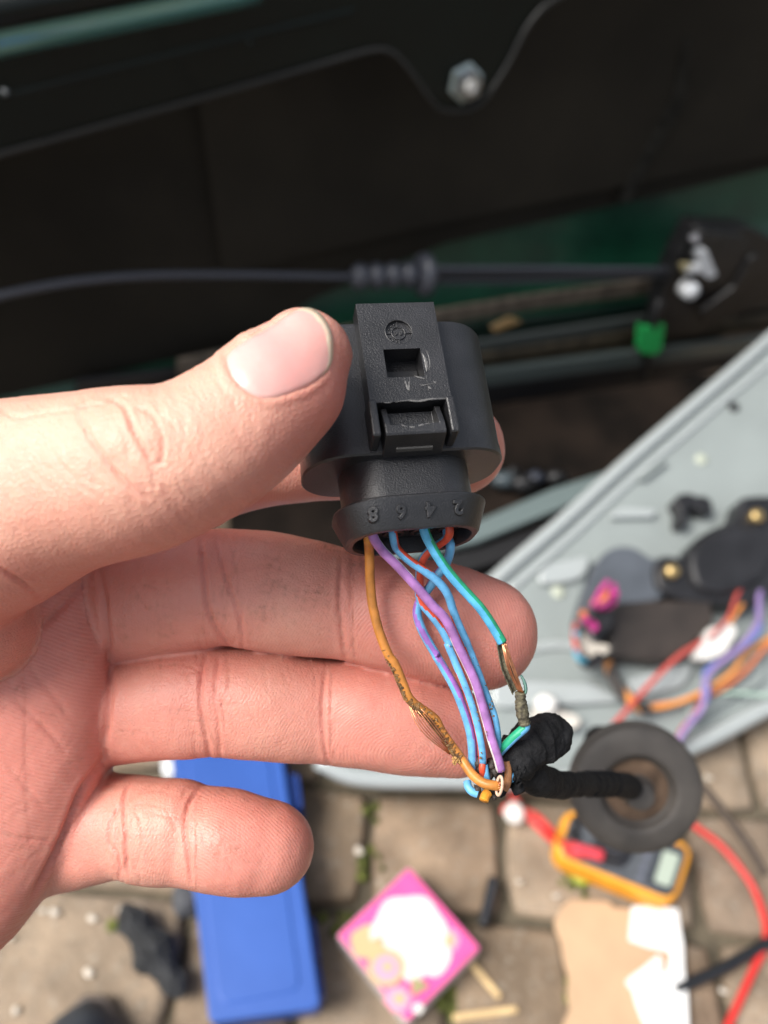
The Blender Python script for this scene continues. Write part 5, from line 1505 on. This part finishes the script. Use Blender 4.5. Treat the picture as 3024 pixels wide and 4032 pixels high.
for (x0, y0), (x1, y1), n_, z in (((36,190),(70,270),7,.0),((70,270),(160,430),26,0),((160,430),(235,610),30,-.3),((262,600),(345,740),20,-.4),((395,770),(470,850),16,-.6),((500,890),(600,1000),26,-.9),((600,1000),(700,1150),32,-.9),((350,640),(470,740),12,-.6),((480,745),(560,860),9,-.9)):
    for _ in range(n_):
        t = r3.random(); spots.append((x0+(x1-x0)*t+r3.uniform(-9, 9), y0+(y1-y0)*t+r3.uniform(-9, 9), z+.55+r3.uniform(-.1, .15), r3.uniform(.05, .17)))
crumbs(w_orange, spots)
r4 = random.Random(8)
crumbs(w_orange, [(690+r4.uniform(-18, 45), 1170+r4.uniform(-35, 40), -.3+r4.uniform(0, .4), r4.uniform(.1, .3)) for _ in range(34)], 'frayed_end', material('frayed_insulation', (.42, .24, .08), rough=.7, bump=.6, bscale=2500, bdist=.0002), 3)
# ring of pale insulation where the orange wire was cut
ang = np.linspace(0, 2*math.pi, 25)
rp = [c2w(p2c(*ZB(1105+42*math.cos(a)*.62-10*math.sin(a), 1408+88*math.sin(a)), 2.1+.5*math.cos(a))) for a in ang]
tube('cut_ring', rp, .00022, material('pale_insulation', (.62, .42, .30), rough=.45), w_orange, n=40, sides=8)
for i in range(9):
    a = i*.7
    c = p2c(*ZB(1098+16*math.cos(a), 1412+34*math.sin(a)), 2.0)
    tube('copper_strand', [c2w(c), c2w(c+[.35, .1, .35])], .00012, copper, w_orange, n=4, sides=6)
crumbs(w_blured, [(r4.uniform(930,1060), r4.uniform(420,790), .75, r4.uniform(.05,.16)) for _ in range(0)] or [(1018,650,.7,.22),(1030,690,.7,.25),(1022,745,.7,.22),(1050,755,.6,.2),(860,215,.8,.12),(905,285,.8,.1),(980,470,.7,.14),(1035,620,.7,.16),(1040,665,.6,.2)], 'grime_spots')
crumbs(w_red, [(865,640,.3,.12),(900,720,.3,.14),(905,760,.3,.12),(910,800,.3,.14),(935,1100,.3,.2),(930,1150,.3,.22),(790,490,.4,.1)], 'grime_spots', seed=4)
crumbs(w_purple, [(985,905,1.95,.12),(992,935,1.9,.12),(1120,1230,1.4,.22),(1135,1265,1.3,.3),(1105,1275,1.2,.3)], 'grime_spots', seed=6)
# ================================================================== TAPED LOOM AND RUBBER BOOT
cloth = material('cloth_tape', (.010, .010, .011), rough=.85, spec=.25, bump=1.0, bscale=900, bdist=.0006, var=.5, scale=400)
rubber = material('boot_rubber', (.060, .053, .047), rough=.6, color2=(.105, .092, .080), scale=70)
def lumpy(name, pts, mat, parent, n=70, sides=24, amp=.10, wrap=0.0, seed=0, turns=10):
    P = spline(pts, n); V, F = tube_geo(P[:, :3], P[:, 3], sides)
    out = []
    for i in range(n):
        c = P[i, :3]
        for k in range(sides):
            v = V[i*sides+k]; d = v-c
            q = Vector((v*420).tolist())+Vector((seed, 0, 0))
            f = 1+amp*mnoise.noise(q)+amp*.6*mnoise.noise(q*2.7)
            a = (turns*i/n+k/sides) % 1.0
            f += wrap*(a-.5)
            out.append(c+d*f)
    o = mesh(name, out, F, mat, parent, smooth=True); return o
loom = empty('taped_loom', c2w(p2c(2080, 2990, -4)), 'black cloth-taped loom between the cut wires and the rubber boot', 'cable loom')
def lz(L): return [np.r_[c2w(p2c(x, y, z)), r*.001] for x, y, z, r in L]
lumpy('tape_wrap', lz([(1968,3052,-2.5,1.2),(1985,3034,-3,2.2),(2020,3000,-3.5,3.2),(2065,2955,-4.5,3.5),(2110,2920,-6,3.6),(2160,2900,-7.5,3.5),(2200,2895,-9,2.9),(2222,2895,-9.5,1.6),(2230,2898,-9.8,.5)]), cloth, loom, amp=.16, wrap=.10, turns=7)
lumpy('tape_wrap', lz([(2040,2975,-5,2.3),(2075,3020,-6,2.5),(2110,3060,-8,2.6),(2160,3082,-13,2.4),(2215,3090,-20,2.2),(2280,3088,-32,2.15),(2340,3086,-48,2.3),(2400,3086,-66,2.5),(2452,3092,-92,3.2),(2480,3098,-108,3.4)]), cloth, loom, n=110, amp=.06, wrap=.16, turns=11, seed=4)
for x, y, z, r in ((2318,3087,-42,2.6),(2345,3087,-50,2.7),(2372,3086,-58,2.8),(2400,3086,-67,3.0)):
    c0_, c1_ = c2w(p2c(x, y, z)), c2w(p2c(x+10, y+.5, z-3.2))
    V, F = revolve_geo(c0_, c1_-c0_, [(r*.00088, -.0006), (r*.001, -.0003), (r*.00102, .0004), (r*.0009, .0007)], 24); mesh('tape_ridge', V, F, cloth, loom, smooth=True)
r5 = random.Random(9)
for i in range(16):     # frayed threads of the tape
    x, y = 1975+r5.uniform(0, 90), 3050+r5.uniform(-50, 40)
    tube('tape_thread', [c2w(p2c(x, y, -1)), c2w(p2c(x+r5.uniform(-14, 10), y+r5.uniform(5, 28), -.6)), c2w(p2c(x+r5.uniform(-22, 12), y+r5.uniform(20, 58), -1.2))], r5.uniform(.0001, .00028), cloth, loom, n=10, sides=5)
for i in range(9):
    c = p2c(1965+r5.uniform(0, 75), 3020+r5.uniform(-10, 85), -2+r5.uniform(-1, 1))
    blob('tape_shred', c2w(c), (.0009, .0012, .0008), cloth, loom, sub=2, amp=.6, seed=i)
# the mouth of the loom: dirty stubs between the wires
mouth = [(905,1180,-1.6,1.0),(930,1240,-1.6,1.2),(975,1230,-1.9,1.1),(1030,1200,-1.9,1.2),(1060,1270,-1.6,1.1),(1000,1300,-1.7,1.2),(940,1310,-1.6,1.1),(1150,1230,-1.6,1.1),(1165,1310,-1.4,1.0),(880,1270,-2.0,.9),(900,1440,-1.2,.9),(960,1500,-.9,.7),(1050,1500,-1.0,.8),(1010,1410,-1.8,1.5),(1100,1330,-1.6,1.1)]
sooty = material('sooty_tape', (.018, .014, .012), rough=.6, bump=.9, bscale=1600, bdist=.0003, color2=(.07, .05, .04), scale=900)
for i, (x, y, z, r) in enumerate(mouth):
    blob('sooty_tape', c2w(p2c(*ZB(x, y), z)), np.array([r*.62, r*.75, r*.6])*.001, sooty, loom, sub=2, amp=.55, seed=i+2)
def stub(label, L, m, r=.00062, stripe=None):
    pts = [c2w(p2c(*ZB(x, y), z)) for x, y, z in L]
    return tag(tube('wire_stub', pts, r, m, n=24, sides=20, stripe=stripe, origin=pts[0]), label, 'wire', 'short wire ends at the mouth of the loom')
stub('blue wire end curling under the mouth of the loom', [(805,1370,-2.2),(815,1420,-1.6),(850,1462,-1.2),(905,1485,-1.0)], W_BL, .0006)
stub('bright orange wire end sticking out lowest at the mouth of the loom', [(1000,1470,-.6),(975,1500,-.2),(960,1545,.3)], wire_mat('bright_orange_end', (.74, .30, .03)), .0007)
stub('red wire end between the blue wires at the mouth of the loom', [(950,1190,-.9),(945,1250,-.7),(955,1320,-1.2)], W_RD, .0005)
stub('blue-green wire end at the right of the mouth of the loom', [(1180,1270,-1.2),(1205,1310,-1.0),(1210,1350,-1.5)], W_BL, .0006, (W_GR, [(0, 1.0), (1, 1.0)], 1.0))
stub('brown wire end looping beside the cut ring', [(1170,1180,-1.0),(1188,1280,-.6),(1180,1380,-.4),(1150,1450,-.2)], wire_mat('brown_end', (.34, .15, .06)), .00055)
stub('blue wire end lying behind the orange loop', [(965,1210,-1.2),(975,1290,-1.0),(990,1350,-1.1)], W_BL, .00055)
# rubber boot
BD = FOCUS*1000+118
bc = p2c(2508, 3112, -118)
baxis = np.array([-.10, -.02, 1.0]); baxis /= np.linalg.norm(baxis)
s_ = BD/FPX
prof = [(2.6, 6.0), (3.9, 5.6), (4.5, 1.6), (5.6, .2), (8.0, -.5), (9.6, -.2), (10.5, .9), (11.0, 2.1), (11.7, 2.6), (12.8, 2.5), (15.6, 2.0), (18.2, 1.3), (19.3, .3), (19.8, -1.2), (19.5, -2.2), (18.7, -2.6), (18.7, -3.4), (19.6, -3.8), (19.9, -5.2), (19.0, -7.0), (14.0, -9.0), (7.0, -14.0), (6.0, -26.0), (5.0, -27)]
k = 258*s_/19.9
c_w = c2w(bc); ax_w = (baxis @ RCAM)
V, F = revolve_geo(c_w, ax_w, [(r*k*.001, h*k*.001) for r, h in prof], 64)
boot = empty('rubber_boot', c_w, 'round dark rubber door-loom boot hanging on the taped cable', 'rubber boot')
smooth_angle(mesh('boot_disc', V, F, rubber, boot), 45)
V, F = revolve_geo(c_w, ax_w, [(r*k*.001, h*k*.001) for r, h in [(4.9, 1.0), (5.7, .3), (8.0, -.4), (9.4, -.12), (9.5, -.5)]], 40)
mesh('dusty_ring', V, F, material('brown_dust', (.15, .095, .06), rough=.9, var=.4, scale=120), boot, smooth=True)
tube('boot_lead', [c_w-ax_w*.02, c_w-ax_w*.06+np.array([.01, .01, -.03]), np.array(on_z(2560, 2980, .02))], .006, cloth, boot, n=30, sides=12)
